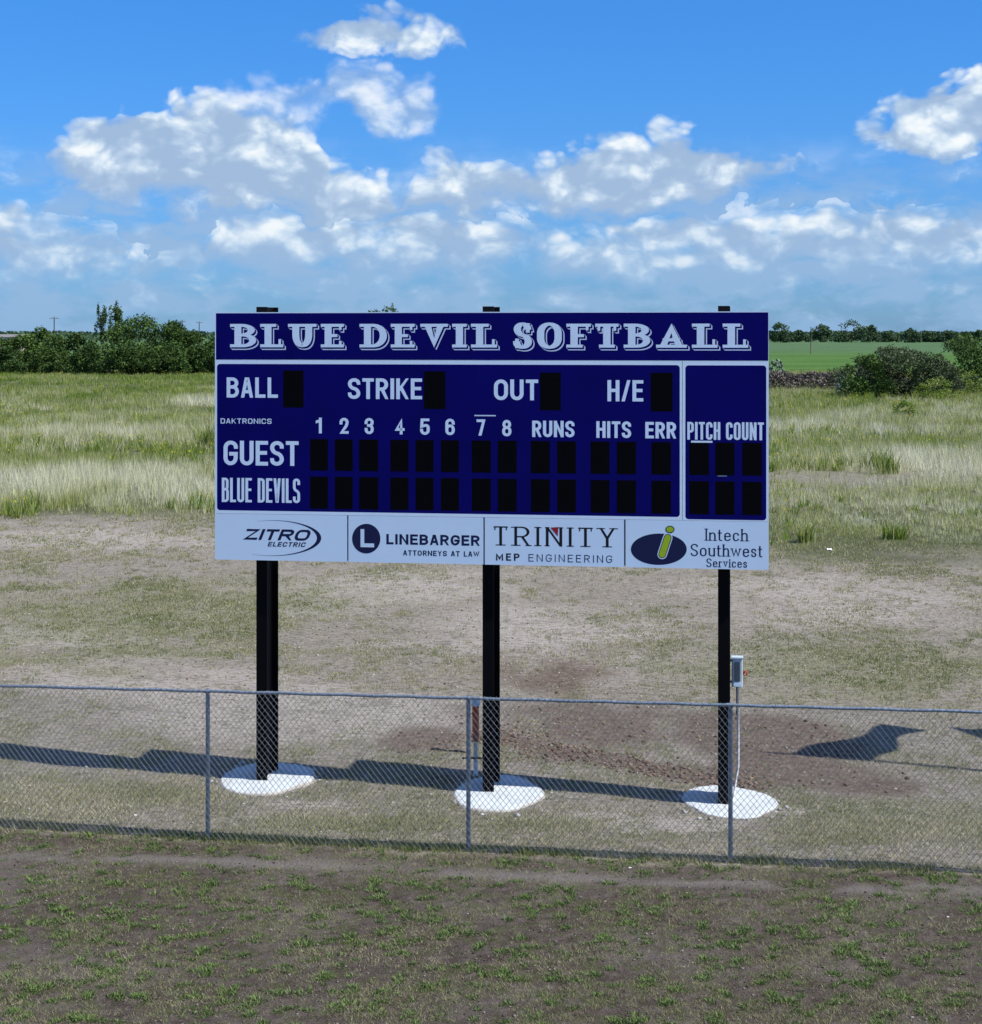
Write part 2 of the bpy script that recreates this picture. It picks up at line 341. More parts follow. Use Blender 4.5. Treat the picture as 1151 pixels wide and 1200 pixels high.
FQ = np.stack([ii, ii + 1, ii + nc + 1, ii + nc], 1)
def colr(*a): return np.stack([q.ravel() for q in a] + [np.ones(XX.size)], 1)
M_ground, t, b = mat('ground_cover')
geo = t.new('ShaderNodeNewGeometry'); pos = geo.outputs['Position']
a1 = t.new('ShaderNodeAttribute', attribute_name='zone_a'); a2 = t.new('ShaderNodeAttribute', attribute_name='zone_b'); a3 = t.new('ShaderNodeAttribute', attribute_name='zone_c')
sA, sB, sC = [t.new('ShaderNodeSeparateColor') for _ in range(3)]
for s_, a_ in ((sA, a1), (sB, a2), (sC, a3)): t.put(s_.inputs[0], a_.outputs['Color'])
pflat = t.vm('MULTIPLY', pos, (1, 1, 0))
nF = t.noise(pflat, 28, 6, .7); nM = t.noise(pflat, 5.5, 6, .65); nL = t.noise(pflat, .55, 5, .6); nX = t.noise(t.vm('MULTIPLY', pos, (.35, .12, 0)), .25, 5, .6)
nS = t.noise(t.vm('MULTIPLY', pos, (1, 2.3, 0)), 9, 5, .75)
base = t.ramp(nM, [(.30, (.215, .188, .158)), (.5, (.305, .270, .230)), (.7, (.395, .352, .305))])
base = t.mix(t.math('MULTIPLY', t.maprange(nS, .48, .62), .62), base, (.255, .235, .150))      # dry low grass
base = t.mix(t.math('MULTIPLY', t.maprange(nF, .40, .32), .55), base, (.10, .08, .06))
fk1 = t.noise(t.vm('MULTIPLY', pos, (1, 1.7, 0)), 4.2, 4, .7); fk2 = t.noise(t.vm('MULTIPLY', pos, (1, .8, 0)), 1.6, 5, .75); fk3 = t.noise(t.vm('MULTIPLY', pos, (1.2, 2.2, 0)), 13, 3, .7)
base = t.mix(t.math('MULTIPLY', sA.outputs[2], .80), base, t.ramp(nS, [(.3, (.34, .30, .262)), (.65, (.54, .49, .435))]))
base = t.mix(t.math('MULTIPLY', sB.outputs[0], .72), base, t.ramp(nS, [(.3, (.135, .145, .065)), (.6, (.30, .29, .17))]))
base = t.mix(t.math('MULTIPLY', sA.outputs[1], .92), base, t.ramp(nM, [(.3, (.085, .057, .043)), (.5, (.155, .113, .088)), (.7, (.25, .198, .16))]))
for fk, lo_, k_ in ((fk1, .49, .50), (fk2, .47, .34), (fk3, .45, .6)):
    base = t.mix(t.math('MULTIPLY', t.maprange(fk, lo_, lo_ - .07), t.math('MULTIPLY_ADD', sA.outputs[1], -k_ * .6, k_)), base, (.085, .085, .055))  # dark flecks: olive tufts plus the shade of small clumps, painted into the colour
base = t.mix(t.math('MULTIPLY', t.maprange(fk3, .54, .62), t.math('MULTIPLY_ADD', sA.outputs[1], -.4, .55)), base, (.46, .42, .375))
fore = t.ramp(nM, [(.28, (.046, .034, .027)), (.5, (.092, .072, .060)), (.72, (.165, .140, .122))])
fore = t.mix(t.math('MULTIPLY', t.maprange(nF, .50, .66), .5), fore, (.20, .17, .15))
fore = t.mix(t.math('MULTIPLY', t.maprange(nF, .44, .34), .6), fore, (.035, .025, .02))
fore = t.mix(t.math('MULTIPLY', t.maprange(nL, .46, .64), .45), fore, (.19, .165, .145))
fore = t.mix(t.math('MULTIPLY', t.maprange(t.noise(pflat, 3.1, 6, .75), .48, .62), .6), fore, (.085, .098, .035))
fore = t.mix(t.math('MULTIPLY', sB.outputs[2], .8), fore, t.ramp(nF, [(.3, (.17, .15, .135)), (.7, (.26, .235, .215))]))
base = t.mix(sA.outputs[0], base, fore)
tallc = t.ramp(nX, [(.3, (.06, .07, .03)), (.5, (.11, .12, .06)), (.7, (.18, .18, .11))])
base = t.mix(sB.outputs[1], base, tallc)
spy = t.new('ShaderNodeSeparateXYZ'); t.put(spy.inputs[0], pos)
farn = t.noise(t.vm('MULTIPLY', pos, (.35, 1, 0)), .045, 6, .7)
farg = t.mix(t.maprange(t.math('ADD', spy.outputs[1], t.math('MULTIPLY', farn, 260)), 640, 900), t.ramp(farn, [(.3, (.035, .095, .016)), (.7, (.095, .175, .040))]), t.ramp(farn, [(.3, (.040, .095, .035)), (.7, (.095, .155, .07))]))
base = t.mix(sC.outputs[0], base, farg)
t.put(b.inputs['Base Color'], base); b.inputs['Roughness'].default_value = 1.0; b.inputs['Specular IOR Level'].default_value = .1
bh = t.math('ADD', t.math('MULTIPLY', nF, .5), t.math('ADD', t.math('MULTIPLY', nS, .7), nM))
bn = t.new('ShaderNodeBump'); t.put(bn.inputs['Height'], bh); bn.inputs['Strength'].default_value = 1.0; bn.inputs['Distance'].default_value = .09; t.put(b.inputs['Normal'], bn.outputs[0])
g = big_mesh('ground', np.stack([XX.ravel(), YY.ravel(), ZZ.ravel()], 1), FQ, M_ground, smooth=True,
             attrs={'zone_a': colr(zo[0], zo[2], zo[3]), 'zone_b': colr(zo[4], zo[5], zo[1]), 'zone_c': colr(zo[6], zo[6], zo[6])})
tag(g, kind='structure')

# ------------------------------------------------------------------ lettering
r_ = 1
GL = {
'A': [[(0,0),(.42,1),(.58,1),(1,0)],[(.17,.26),(.83,.26)]],
'B': [[(0,0),(0,1)],[(0,1),(.94,1,1),(.94,.53,1),(0,.53)],[(0,.53),(1,.53,1),(1,0,1),(0,0)]],
'C': [[(1,.80),(1,1,1),(0,1,1),(0,0,1),(1,0,1),(1,.20)]],
'D': [[(0,0),(0,1)],[(0,1),(1,1,1),(1,0,1),(0,0)]],
'E': [[(1,1),(0,1),(0,0),(1,0)],[(0,.52),(.88,.52)]],
'F': [[(1,1),(0,1),(0,0)],[(0,.52),(.88,.52)]],
'G': [[(1,.79),(1,1,1),(0,1,1),(0,0,1),(.96,0,1),(1,.46),(.55,.46)]],
'H': [[(0,0),(0,1)],[(1,0),(1,1)],[(0,.52),(1,.52)]],
'I': [[(.5,0),(.5,1)]],
'K': [[(0,0),(0,1)],[(1,1),(.05,.42)],[(.32,.58),(1,0)]],
'L': [[(0,1),(0,0),(1,0)]],
'M': [[(0,0),(0,1),(.5,.2),(1,1),(1,0)]],
'N': [[(0,0),(0,1)],[(1,0),(1,1)],[(0,1),(1,0)]],
'O': [[(.5,1),(1,1,1),(1,0,1),(0,0,1),(0,1,1),(.5,1)]],
'P': [[(0,0),(0,1)],[(0,1),(1,1,1),(1,.46,1),(0,.46)]],
'R': [[(0,0),(0,1)],[(0,1),(.97,1,1),(.97,.48,1),(0,.48)],[(.5,.48),(1,0)]],
'S': [[(1,.82),(1,1,1),(0,1,1),(0,.55,1),(1,.45,1),(1,0,1),(0,0,1),(0,.18)]],
'T': [[(0,1),(1,1)],[(.5,1),(.5,0)]],
'U': [[(0,1),(0,0,1),(1,0,1),(1,1)]],
'V': [[(0,1),(.44,0),(.56,0),(1,1)]],
'W': [[(0,1),(.25,0),(.5,.9),(.75,0),(1,1)]],
'Y': [[(0,1),(.5,.45),(1,1)],[(.5,.48),(.5,0)]],
'Z': [[(0,1),(1,1),(0,0),(1,0)]],
'/': [[(0,-.04),(1,1.04)]],
'1': [[(.1,.80),(.6,.86)],[(.72,1),(.72,0)]],
'2': [[(0,.70),(0,1,1),(1,1,1),(1,.55,1),(0,0),(1,0)]],
'3': [[(0,.74),(0,1,1),(1,1,1),(1,.54,1),(.4,.54)],[(.4,.54),(1,.54,1),(1,0,1),(0,0,1),(0,.26)]],
'4': [[(.72,0),(.72,1),(0,.27),(1,.27)]],
'5': [[(.95,1),(.08,1),(.02,.52),(1,.66,1),(1,0,1),(0,0,1),(0,.25)]],
'6': [[(1,.76),(1,1,1),(0,1,1),(0,.3)],[(.5,.58),(1,.58,1),(1,0,1),(0,0,1),(0,.58,1),(.5,.58)]],
'7': [[(0,1),(1,1),(.38,0)]],
'8': [[(.5,1),(.95,1,1),(.95,.54,1),(.05,.54,1),(.05,1,1),(.5,1)],[(.5,.54),(1,.54,1),(1,0,1),(0,0,1),(0,.54,1),(.5,.54)]],
'n': [[(0,0),(0,.66)],[(0,.5),(.2,.66,1),(1,.66,1),(1,0)]],
't': [[(.3,.9),(.3,0,1),(1,0)],[(-.1,.66),(.9,.66)]],
'e': [[(0,.36),(1,.36),(1,.66,1),(0,.66,1),(0,0,1),(.9,0,1),(1,.12)]],
'c': [[(1,.5),(1,.66,1),(0,.66,1),(0,0,1),(.9,0,1),(1,.14)]],
'h': [[(0,0),(0,1)],[(0,.5),(.2,.66,1),(1,.66,1),(1,0)]],
'o': [[(.5,.66),(1,.66,1),(1,0,1),(0,0,1),(0,.66,1),(.5,.66)]],
'u': [[(0,.66),(0,0,1),(1,0,1),(1,.16)],[(1,.66),(1,0)]],
'w': [[(0,.66),(.25,0),(.5,.62),(.75,0),(1,.66)]],
's': [[(.95,.52),(.95,.66,1),(0,.66,1),(0,.36,1),(1,.32,1),(1,0,1),(0,0,1),(0,.15)]],
'r': [[(0,0),(0,.66)],[(0,.46),(.35,.66,1),(1,.62)]],
'v': [[(0,.66),(.5,0),(1,.66)]],
'i': [[(.5,0),(.5,.66)],[(.5,.84),(.5,.96)]],
}
SERIF = {'T': [(.5,0,.3),(0,.86,'v'),(1,.86,'v')], 'R': [(0,0,.28),(0,1,.28),(1,0,.16)], 'I': [(.5,0,.9),(.5,1,.9)], 'N': [(0,0,.12),(0,1,.10),(1,1,.12)],
         'Y': [(.5,0,.28),(0,1,.24),(1,1,.24)], 'n': [(0,0,.26),(1,0,.26)], 'h': [(0,0,.26),(1,0,.26),(0,1,.14)], 'u': [(0,.66,.14),(1,.66,.14)],
         'w': [(0,.66,.16),(1,.66,.16)], 'v': [(0,.66,.22),(1,.66,.22)], 'r': [(0,0,.3)], 'i': [(.5,0,.8)]}
WD = {'M': 1.3, 'W': 1.5, 'w': 1.35, '/': .75, '1': .75, 'I': 0, 'i': 0, 'T': .92, 'L': .84, 'E': .9, 'F': .86, ' ': .5, 't': .55, 'r': .6, 's': .72, 'c': .8, 'e': .85,
      'n': .85, 'h': .85, 'u': .88, 'o': .92, 'v': .85, 'N': 1.05, 'O': 1.05, 'G': 1.05, 'C': 1.0}
# slab capitals of the header, stroke weight multiplier as a trailing dict
SL = {
'B': [[(.22,0),(.22,1)],[(0,1),(.9,1,1),(.9,.53,1),(.22,.53)],[(.22,.53),(.97,.53,1),(.97,0,1),(0,0)]],
'L': [[(.27,0),(.27,1)],[(0,1),(.56,1)],[(0,0),(1,0)],[(1,0),(1,.30),.36]],
'U': [[(.2,1),(.2,0,1),(.8,0,1),(.8,1)],[(0,1),(.42,1)],[(.6,1),(1,1)]],
'E': [[(.24,0),(.24,1)],[(0,1),(1,1)],[(0,0),(1,0)],[(.24,.5),(.60,.5)],[(1,1),(1,.80),.36],[(1,0),(1,.22),.36]],
'D': [[(.22,0),(.22,1)],[(0,1),(1,1,1),(1,0,1),(0,0)]],
'V': [[(.18,1),(.5,0),(.82,1)],[(0,1),(.4,1)],[(.62,1),(1,1)]],
'I': [[(.5,0),(.5,1)],[(0,1),(1,1)],[(0,0),(1,0)]],
'S': [[(.93,.82),(.93,1,1),(.06,1,1),(.06,.55,1),(1,.48,1),(1,0,1),(0,0,1),(0,.2)],[(.96,1.0),(.96,.66),.5],[(.03,0),(.03,.34),.5]],
'O': [[(.5,1),(1,1,1),(1,0,1),(0,0,1),(0,1,1),(.5,1)]],
'F': [[(.24,0),(.24,1)],[(0,1),(1,1)],[(0,0),(.52,0)],[(.24,.5),(.60,.5)],[(1,1),(1,.78),.36]],
'T': [[(.5,0),(.5,1)],[(0,1),(1,1)],[(.24,0),(.76,0)],[(0,1),(0,.76),.36],[(1,1),(1,.76),.36]],
'A': [[(.14,0),(.5,1),(.84,0)],[(.28,.30),(.70,.30)],[(0,0),(.36,0)],[(.62,0),(1,0)]],
}
def roundpath(pts, Rm):
    out = []; n = len(pts)
    for i, p in enumerate(pts):
        v = Vector(p[:2])
        if len(p) < 3 or i in (0, n - 1): out.append(v); continue
        a = Vector(pts[i-1][:2]); c = Vector(pts[i+1][:2]); la = (a - v).length; lc = (c - v).length
        fa = .5 if len(pts[i-1]) > 2 else 1.0; fc = .5 if len(pts[i+1]) > 2 else 1.0
        da = min(la * fa, Rm); dc = min(lc * fc, Rm); s = v + (a - v) / la * da; e = v + (c - v) / lc * dc
        for k in range(7):
            tq = k / 6; kk = .5523
            c1 = s + (v - s) * kk; c2 = e + (v - e) * kk
            q = s * (1-tq)**3 + c1 * 3*tq*(1-tq)**2 + c2 * 3*tq*tq*(1-tq) + e * tq**3
            if not out or (q - out[-1]).length > 1e-5: out.append(q)
    return out
def ribbon(pts, hx, hy, e=0.0):
    pts = [p for k, p in enumerate(pts) if k == 0 or (p - pts[k-1]).length > 1e-5]
    n = len(pts); closed = n > 3 and (pts[0] - pts[-1]).length < 1e-6
    if closed: pts = pts[:-1]; n -= 1
    P_ = [p.copy() for p in pts]
    if n < 2: return []
    def nd(i):
        a, c = P_[i % n], P_[(i + 1) % n]; tg = (c - a).normalized(); nn = Vector((-tg.y, tg.x))
        return nn, math.sqrt((hx * nn.x)**2 + (hy * nn.y)**2) + e
    L, Rr = [], []
    for i in range(n):
        if not closed and i == 0: nn, dd = nd(0); o = nn * dd
        elif not closed and i == n - 1: nn, dd = nd(n - 2); o = nn * dd
        else:
            n1, d1 = nd(i - 1); n2, d2 = nd(i); det = n1.x * n2.y - n1.y * n2.x
            if abs(det) < .06: o = (n1 * d1 + n2 * d2) * .5
            else: o = Vector(((d1 * n2.y - d2 * n1.y) / det, (d2 * n1.x - d1 * n2.x) / det))
            mx = 2.1 * (max(hx, hy) + e)
            if o.length > mx: o *= mx / o.length
        a_, b_ = P_[i] + o, P_[i] - o
        if not closed and i in (0, n - 1):              # ends cut level or upright at the edge of the letter box
            dv = (P_[0] - P_[1]) if i == 0 else (P_[-1] - P_[-2]); dv.normalize()
            if dv.length < .5: pass
            elif abs(dv.y) > abs(dv.x) * .6:
                yc = P_[i].y + math.copysign(hy + e, dv.y); a_ += dv * ((yc - a_.y) / dv.y); b_ += dv * ((yc - b_.y) / dv.y)
            else:
                xc = P_[i].x + math.copysign(hx + e, dv.x); a_ += dv * ((xc - a_.x) / dv.x); b_ += dv * ((xc - b_.x) / dv.x)
        L.append(a_); Rr.append(b_)
    m = n if closed else n - 1
    return [(L[i], Rr[i], Rr[(i+1) % n], L[(i+1) % n]) for i in range(m)]
class Print:
    """flat lettering on the board face, local x along the board, z up, y = -depth"""
    def __init__(s, y): s.v = []; s.f = []; s.y = y; s.k = 0; s.out = []
    def quads(s, qs):
        s.k = (s.k + 1) % 8; y = s.y - s.k * .00003
        for q in qs:
            i = len(s.v); s.v += [(p[0], y, p[1]) for p in q]
            s.f.append(tuple(i + j for j in range(len(q))))
    def poly(s, pts): s.quads([pts])
    def glyph(s, strokes, x0, x1, z0, z1, hx, hy, Rf=.5, e=0.0, dx=0.0, dz=0.0, slant=0.0):
        wi = max(x1 - x0 - 2 * hx, 0); hi = z1 - z0 - 2 * hy
        for st in strokes:
            wm = 1.0
            if isinstance(st[-1], float): wm = st[-1]; st = st[:-1]
            pp = [(x0 + hx + p[0] * wi, z0 + hy + p[1] * hi) + tuple(p[2:]) for p in st]
            pts = roundpath(pp, max(Rf * wi, hx))
            qs = ribbon(pts, hx * wm, hy * wm if wm != 1.0 else hy, e)
            cl = lambda v_, a_, b_: min(max(v_, a_ - e), b_ + e)
            qs = [[Vector((cl(q.x, x0, x1), cl(q.y, z0, z1))) for q in quad] for quad in qs]
            s.quads([[Vector((q.x + dx + slant * (q.y - z0), q.y + dz)) for q in quad] for quad in qs])
    def cut(s):
        if s.f: s.out.append((s.v, s.f))
        s.v, s.f, s.k = [], [], 0
    def text(s, word, x0, x1, z0, z1, hx, hy, sp=.17, Rf=.5, slant=0.0, serif=0.0):
        def wdt(c, U):
            w = WD.get(c, 1.0)
            return 2 * hx if w == 0 else U * w
        def total(U): return sum(wdt(c, U) for c in word) + (len(word) - 1) * sp * U
        lo, hi = 0, (x1 - x0) * 2
        for _ in range(40):
            U = (lo + hi) / 2
            if total(U) > x1 - x0 - slant * (z1 - z0): hi = U
            else: lo = U
        x = x0
        for c in word:
            w = wdt(c, U)
            if c != ' ':
                s.glyph(GL[c], x, x + w, z0, z1, hx, hy, Rf, slant=slant)
                if serif:
                    wi = max(w - 2 * hx, 0); hi_ = z1 - z0 - 2 * hy
                    for (gx_, gz_, ex) in SERIF.get(c, []):
                        cx = x + hx + gx_ * wi; cz = z0 + hy + gz_ * hi_
                        if ex == 'v': s.quads([[Vector((cx-hx*.4, cz-hy)), Vector((cx+hx*.4, cz-hy)), Vector((cx+hx*.4, z1)), Vector((cx-hx*.4, z1))]])
                        else:
                            e_ = ex * (U if w > 2.1 * hx else 2.4 * hx) * .9 + hx * .6
                            s.quads([[Vector((cx-e_, cz-serif)), Vector((cx+e_, cz-serif)), Vector((cx+e_, cz+serif)), Vector((cx-e_, cz+serif))]])
            s.cut(); x += w + sp * U
    def build(s, name, m, parent): return mesh_obj(name, s.v, s.f, m, parent)

# ------------------------------------------------------------------ scoreboard
BL = Vector((-4.406, 28.60)); BR = Vector((4.236, 27.33)); BW = (BR - BL).length
YAW = math.atan2(BR.y - BL.y, BR.x - BL.x); ex = Vector((math.cos(YAW), math.sin(YAW)))
OX, OY = BL.x, BL.y
def bp(px, py):                                 # photo spot -> metres along the board, height
    dx = (px - CX) / F                          # ray (dx,1)
    # BL + s*ex = k*(dx,1)
    s = (dx * BL.y - BL.x) / (ex.x - dx * ex.y); Y = BL.y + s * ex.y
    return s, H - (py - HY) / F * Y
def bs(px): return bp(px, 400)[0]
board = empty('scoreboard', (OX, OY, 0), YAW, label='large navy softball scoreboard on three black steel posts behind the chain link fence', cat='scoreboard')
ZT = bp(252, 366)[1]; ZB = bp(252, 655.6)[1]; ZH = bp(252, 421.8)[1]; ZS = bp(252, 601.6)[1]
DEP = .14
SPL = bs(799.8)
def cab(name, x0, x1, z0, z1, m, par, dep=DEP):
    return MB().box(x0, x1, 0, dep, z0, z1).build(name, m, par)
def rrect(x0, x1, z0, z1, r, n=6):
    pts = []
    for cx, cz, a0 in ((x1-r, z1-r, 0), (x0+r, z1-r, 90), (x0+r, z0+r, 180), (x1-r, z0+r, 270)):
        for k in range(n + 1):
            a = R(a0 + 90 * k / n); pts.append((cx + r * math.cos(a), cz + r * math.sin(a)))
    return pts
def sheet(name, x0, x1, z0, z1, y, m, par, r=0.0):
    p = Print(y); pts = rrect(x0, x1, z0, z1, r) if r else [(x1, z1), (x0, z1), (x0, z0), (x1, z0)]
    p.v = [(a, y, c) for a, c in pts] + [(a, 0.0005, c) for a, c in pts]; n_ = len(pts)
    p.f = [tuple(range(n_))] + [(i, n_ + i, n_ + (i+1) % n_, (i+1) % n_) for i in range(n_)]
    return mesh_obj(name, p.v, p.f, m, par)
header = cab('header_panel', 0, BW, ZH + .004, ZT, M_white, board)
sheet('navy_face', .016, BW - .006, ZH + .008, ZT - .014, -.0004, M_navy, header)
mainp = cab('main_panel', 0, SPL - .004, ZS + .002, ZH, M_white, board)
MZ0 = bp(254, 597.8)[1]; MZ1 = bp(254, 426.4)[1]
sheet('navy_face', bs(254.4), bs(796.8), MZ0, MZ1, -.0004, M_navy, mainp, .05)
pitch = cab('pitch_count_panel', SPL + .004, BW, ZS + .002, ZH, M_white, board)
sheet('navy_face', bs(803.3), bs(898.2), bp(898, 609.8)[1], bp(898, 428.3)[1], -.0004, M_navy, pitch, .05)
# header letters, each at its own width
hz0, hz1 = bp(270, 406.8)[1], bp(270, 379.6)[1]
HL = [('B',269.7,301),('L',305,332),('U',337.6,371),('E',376,403),('D',421.4,453.5),('E',458,486),('V',492.7,525),('I',530,547),('L',552,582.5),
      ('S',601.3,623.5),('O',629.4,658.5),('F',663.8,692.5),('T',697.6,725),('B',731,763),('A',769,805),('L',811,841),('L',847,877)]
po, pn, pf = Print(-.0008), Print(-.0012), Print(-.0016)
for c, xa, xb in HL:
    x0, x1 = bs(xa), bs(xb); hx, hy = .057, .023
    zz0 = hz0 - (.02 if c in 'OS' else 0); zz1 = hz1 + (.02 if c in 'OS' else 0)
    for q in (.012, .025, .036): po.glyph(SL[c], x0, x1, zz0, zz1, hx, hy, .5, .006, q, -q)
    for q in (.006, .015, .024): pn.glyph(SL[c], x0, x1, zz0, zz1, hx, hy, .5, .001, q, -q)
    pf.glyph(SL[c], x0, x1, zz0, zz1, hx, hy, .5)
    for p in (po, pn, pf): p.cut()
for p, nm, m in ((po, 'letter_outline', M_outl), (pn, 'letter_gap', M_navy), (pf, 'letter', M_letter)):
    for v_, f_ in p.out: mesh_obj(nm, v_, f_, m, header)
def word(par, w, xa, xb, yt, yb, th, thy=None, m=None, yy=-.0008, **kw):
    m = m or M_letter
    x0, z1 = bp(xa, yt); x1 = bs(xb); z0 = bp(xa, yb)[1]; p = Print(yy)
    p.text(w, x0, x1, z0, z1, th / 150, (thy or th * .88) / 150, **kw)      # th = stroke in photo px (75 px per m)
    for v_, f_ in p.out: mesh_obj('numeral' if w.isdigit() else 'letter', v_, f_, m, par)
word(mainp, 'BALL', 265.7, 325.7, 442.2, 465.8, 4.4); word(mainp, 'STRIKE', 407.8, 494.7, 443.2, 467.4, 4.4)
word(mainp, 'OUT', 579, 630.8, 444.6, 468.8, 4.5); word(mainp, 'H/E', 712, 754, 445.4, 470.2, 4.3)
word(mainp, 'DAKTRONICS', 258.6, 318.3, 490.2, 496.2, 1.15, Rf=.25, sp=.26)
for dgt, xa, xb, yt, yb in (('1',369.6,378.8,489.4,507.8),('2',398,408.6,489.6,508.2),('3',427.4,438,489.8,508.6),('4',462.6,474.2,490.2,509),('5',492.4,503.6,490.4,509.5),('6',522,533,490.6,509.8),('7',558.6,569,491.4,510.4),('8',588.6,599.4,492,511.2)):
    word(mainp, dgt, xa, xb, yt, yb, 3.5)
word(mainp, 'RUNS', 623.8, 673.4, 492.9, 512, 3.6); word(mainp, 'HITS', 699, 739.7, 493.6, 513, 3.6); word(mainp, 'ERR', 756.4, 792.6, 494.4, 513.6, 3.7)
word(mainp, 'GUEST', 262, 350, 516.3, 545, 5.0, sp=.15); word(mainp, 'BLUE DEVILS', 260, 351.7, 559.8, 588.2, 3.3, sp=.17)
word(pitch, 'PITCH COUNT', 805.6, 895.3, 494.4, 515.1, 2.9, sp=.19)
def digit_windows(par, xs, yt0, yb0):
    for xa, xb, yt, yb in xs:
        x0, z1 = bp(xa, yt); x1, z0 = bp(xb, yb); w = sheet('digit_window', x0, x1, z0, z1, -.0012, M_dark, par)
win = [(332,355.8,434,477.6),(497,522,435,479.4),(633,657.3,436.6,480.9),(762.8,788.3,436.8,482.3)]
def yline(v, x):                                   # rows follow the board's perspective
    s_, z = v; Y = BL.y + bs(x) * ex.y; return HY + (H - z) * F / Y
r1t = bp(363, 514.4); r1b = bp(363, 551.4); r2t = bp(363, 558.4); r2b = bp(363, 596)
for xa, xb in ((363.5,384.4),(392.5,413.4),(421,443.3),(457.7,478.9),(487.2,508.2),(516.9,538),(553,575.3),(583.5,605.6),(622.3,644.5),(653,675),(692.3,714.4),(723,745.4),(763.7,786.5)):
    for a, c in ((r1t, r1b), (r2t, r2b)): win.append((xa, xb, yline(a, xa), yline(c, xb)))
digit_windows(mainp, win, 0, 0)
digit_windows(pitch, [(xa, xb, yline(a, xa), yline(c, xb)) for xa, xb in ((808,831),(838.5,861),(870,893)) for a, c in ((r1t, r1b), (r2t, r2b))], 0, 0)
s0, z0 = bp(810, 518.6); s1, z1 = bp(835, 516.6); o = sheet('sticker_strip', s0, s1, z0, z1, -.002, M_letter, pitch)
s0, z0 = bp(556, 487.6); s1, z1 = bp(581, 486.4); o = sheet('sticker_strip', s0, s1, z0, z1, -.002, M_outl, mainp)
s0, z0 = bp(841, 558.3); s1, z1 = bp(852, 557.3); o = sheet('sticker_strip', s0, s1, z0, z1, -.002, M_galv, pitch)
# sponsor panels
sx = [0, bs(407.5), bs(567.3), bs(732.3), BW]
sp_ = []
lab = ['pale sponsor panel with swooshed navy lettering', 'pale sponsor panel with letter L in a navy circle', 'pale sponsor panel with black serif lettering', 'pale sponsor panel with green letter i on a navy oval']
for k in range(4):
    p = cab('sponsor_panel', sx[k] + (.012 if k else 0), sx[k+1] - (.012 if k < 3 else 0), ZB, ZS - .002, M_vinyl, board, .05); p['label'] = lab[k]; sp_.append(p)
bk = MB().box(.01, BW - .01, .052, DEP, ZB + .02, ZS - .003).build('backing_rail', M_black, board)
def W2(pts): return [Vector(bp(x, y)) for x, y in pts]
def V2(px, py): return Vector(bp(px, py))
# 1 zitro electric
word(sp_[0], 'ZITRO', 284.5, 366, 619.6, 632.4, 3.7, 2.8, m=M_ink, slant=.42, Rf=.3, sp=.12)
word(sp_[0], 'ELECTRIC', 313.5, 359, 634.9, 640.3, 1.5, 1.1, m=M_ink, slant=.35, Rf=.3, sp=.25)
p = Print(-.0008); outer, inner = [], []
for k in range(33):
    a = R(112 - 232 * k / 32)
    outer.append((322 + 54.6 * math.cos(a), 629.6 - 19.6 * math.sin(a) + 3.4 * (k / 32 - .2))); 
    th = 4.6 * max(0, math.sin(math.pi * min(max((k / 32) * 1.0, .0), 1)))**1.6 + .5
    inner.append((322 + (54.6 - th) * math.cos(a), 629.6 - (19.6 - th * .32) * math.sin(a) + 3.4 * (k / 32 - .2)))
qo, qi = W2(outer), W2(inner); p.quads([(qo[k], qi[k], qi[k+1], qo[k+1]) for k in range(32)]); p.build('swoosh', M_ink, sp_[0])
def disc(cx, cy, rx, ry, m, par, y=-.0008, n=40, rot=0, name='emblem_disc'):
    p = Print(y); pts = []
    for k in range(n):
        a = -2 * math.pi * k / n; q = Vector((rx * math.cos(a), ry * math.sin(a))); q.rotate(Matrix.Rotation(rot, 2)); pts.append((cx + q.x, cy + q.y))
    p.poly(W2(pts)); return p.build(name, m, par)
# 2 linebarger
disc(429.3, 631.2, 16.6, 17.4, M_ink, sp_[1])
p = Print(-.0014); a, z1 = bp(422.6, 620.0); c, z0 = bp(438.5, 641.4)
p.glyph(GL['L'], a, c, z0, z1, .030, .030); p.build('emblem_letter', M_vinyl, sp_[1])
word(sp_[1], 'LINEBARGER', 452.9, 562.4, 625.7, 637.8, 2.9, 2.5, m=M_ink, sp=.20, Rf=.5)
word(sp_[1], 'ATTORNEYS AT LAW', 472.5, 562, 644.7, 650.9, 1.35, 1.15, m=M_ink, sp=.24, Rf=.5)
# 3 trinity
word(sp_[2], 'TRINITY', 578.5, 721, 616.6, 639.2, 3.3, 1.5, m=M_black, sp=.42, serif=.007)
word(sp_[2], 'MEP', 581.3, 609, 648.2, 656.8, 1.9, 1.6, m=M_black, sp=.5)
word(sp_[2], 'ENGINEERING', 619.5, 717.6, 649.2, 658.0, 1.05, 1.0, m=M_ink, sp=.52)
p = Print(-.0018); p.poly(W2([(654.5, 617.6), (645.2, 618.2), (653.8, 628.6)])); p.build('red_wedge', M_red, sp_[2])
# 4 intech
disc(772.2, 643.6, 32.8, 18.4, M_ink, sp_[3], name='navy_oval')
def capsule(ax, ay, bx, by, wpx, m, y, name):
    p = Print(y); A = Vector((ax, ay)); B = Vector((bx, by)); u = (B - A).normalized(); v = Vector((-u.y, u.x)); pts = []
    for k in range(13):
        th = math.pi * k / 12; pts.append(A - u * math.sin(th) * wpx + v * math.cos(th) * wpx)
    for k in range(13):
        th = math.pi * k / 12; pts.append(B + u * math.sin(th) * wpx - v * math.cos(th) * wpx)
    p.poly(W2([(q.x, q.y) for q in pts])); return p.build(name, m, sp_[3])
capsule(776.2, 649.6, 782.6, 630.2, 5.6, M_letter, -.0014, 'letter_edge'); capsule(776.2, 649.6, 782.6, 630.2, 4.6, M_ink, -.0016, 'letter_gap'); capsule(776.2, 649.6, 782.6, 630.2, 3.7, M_green, -.0020, 'green_letter')
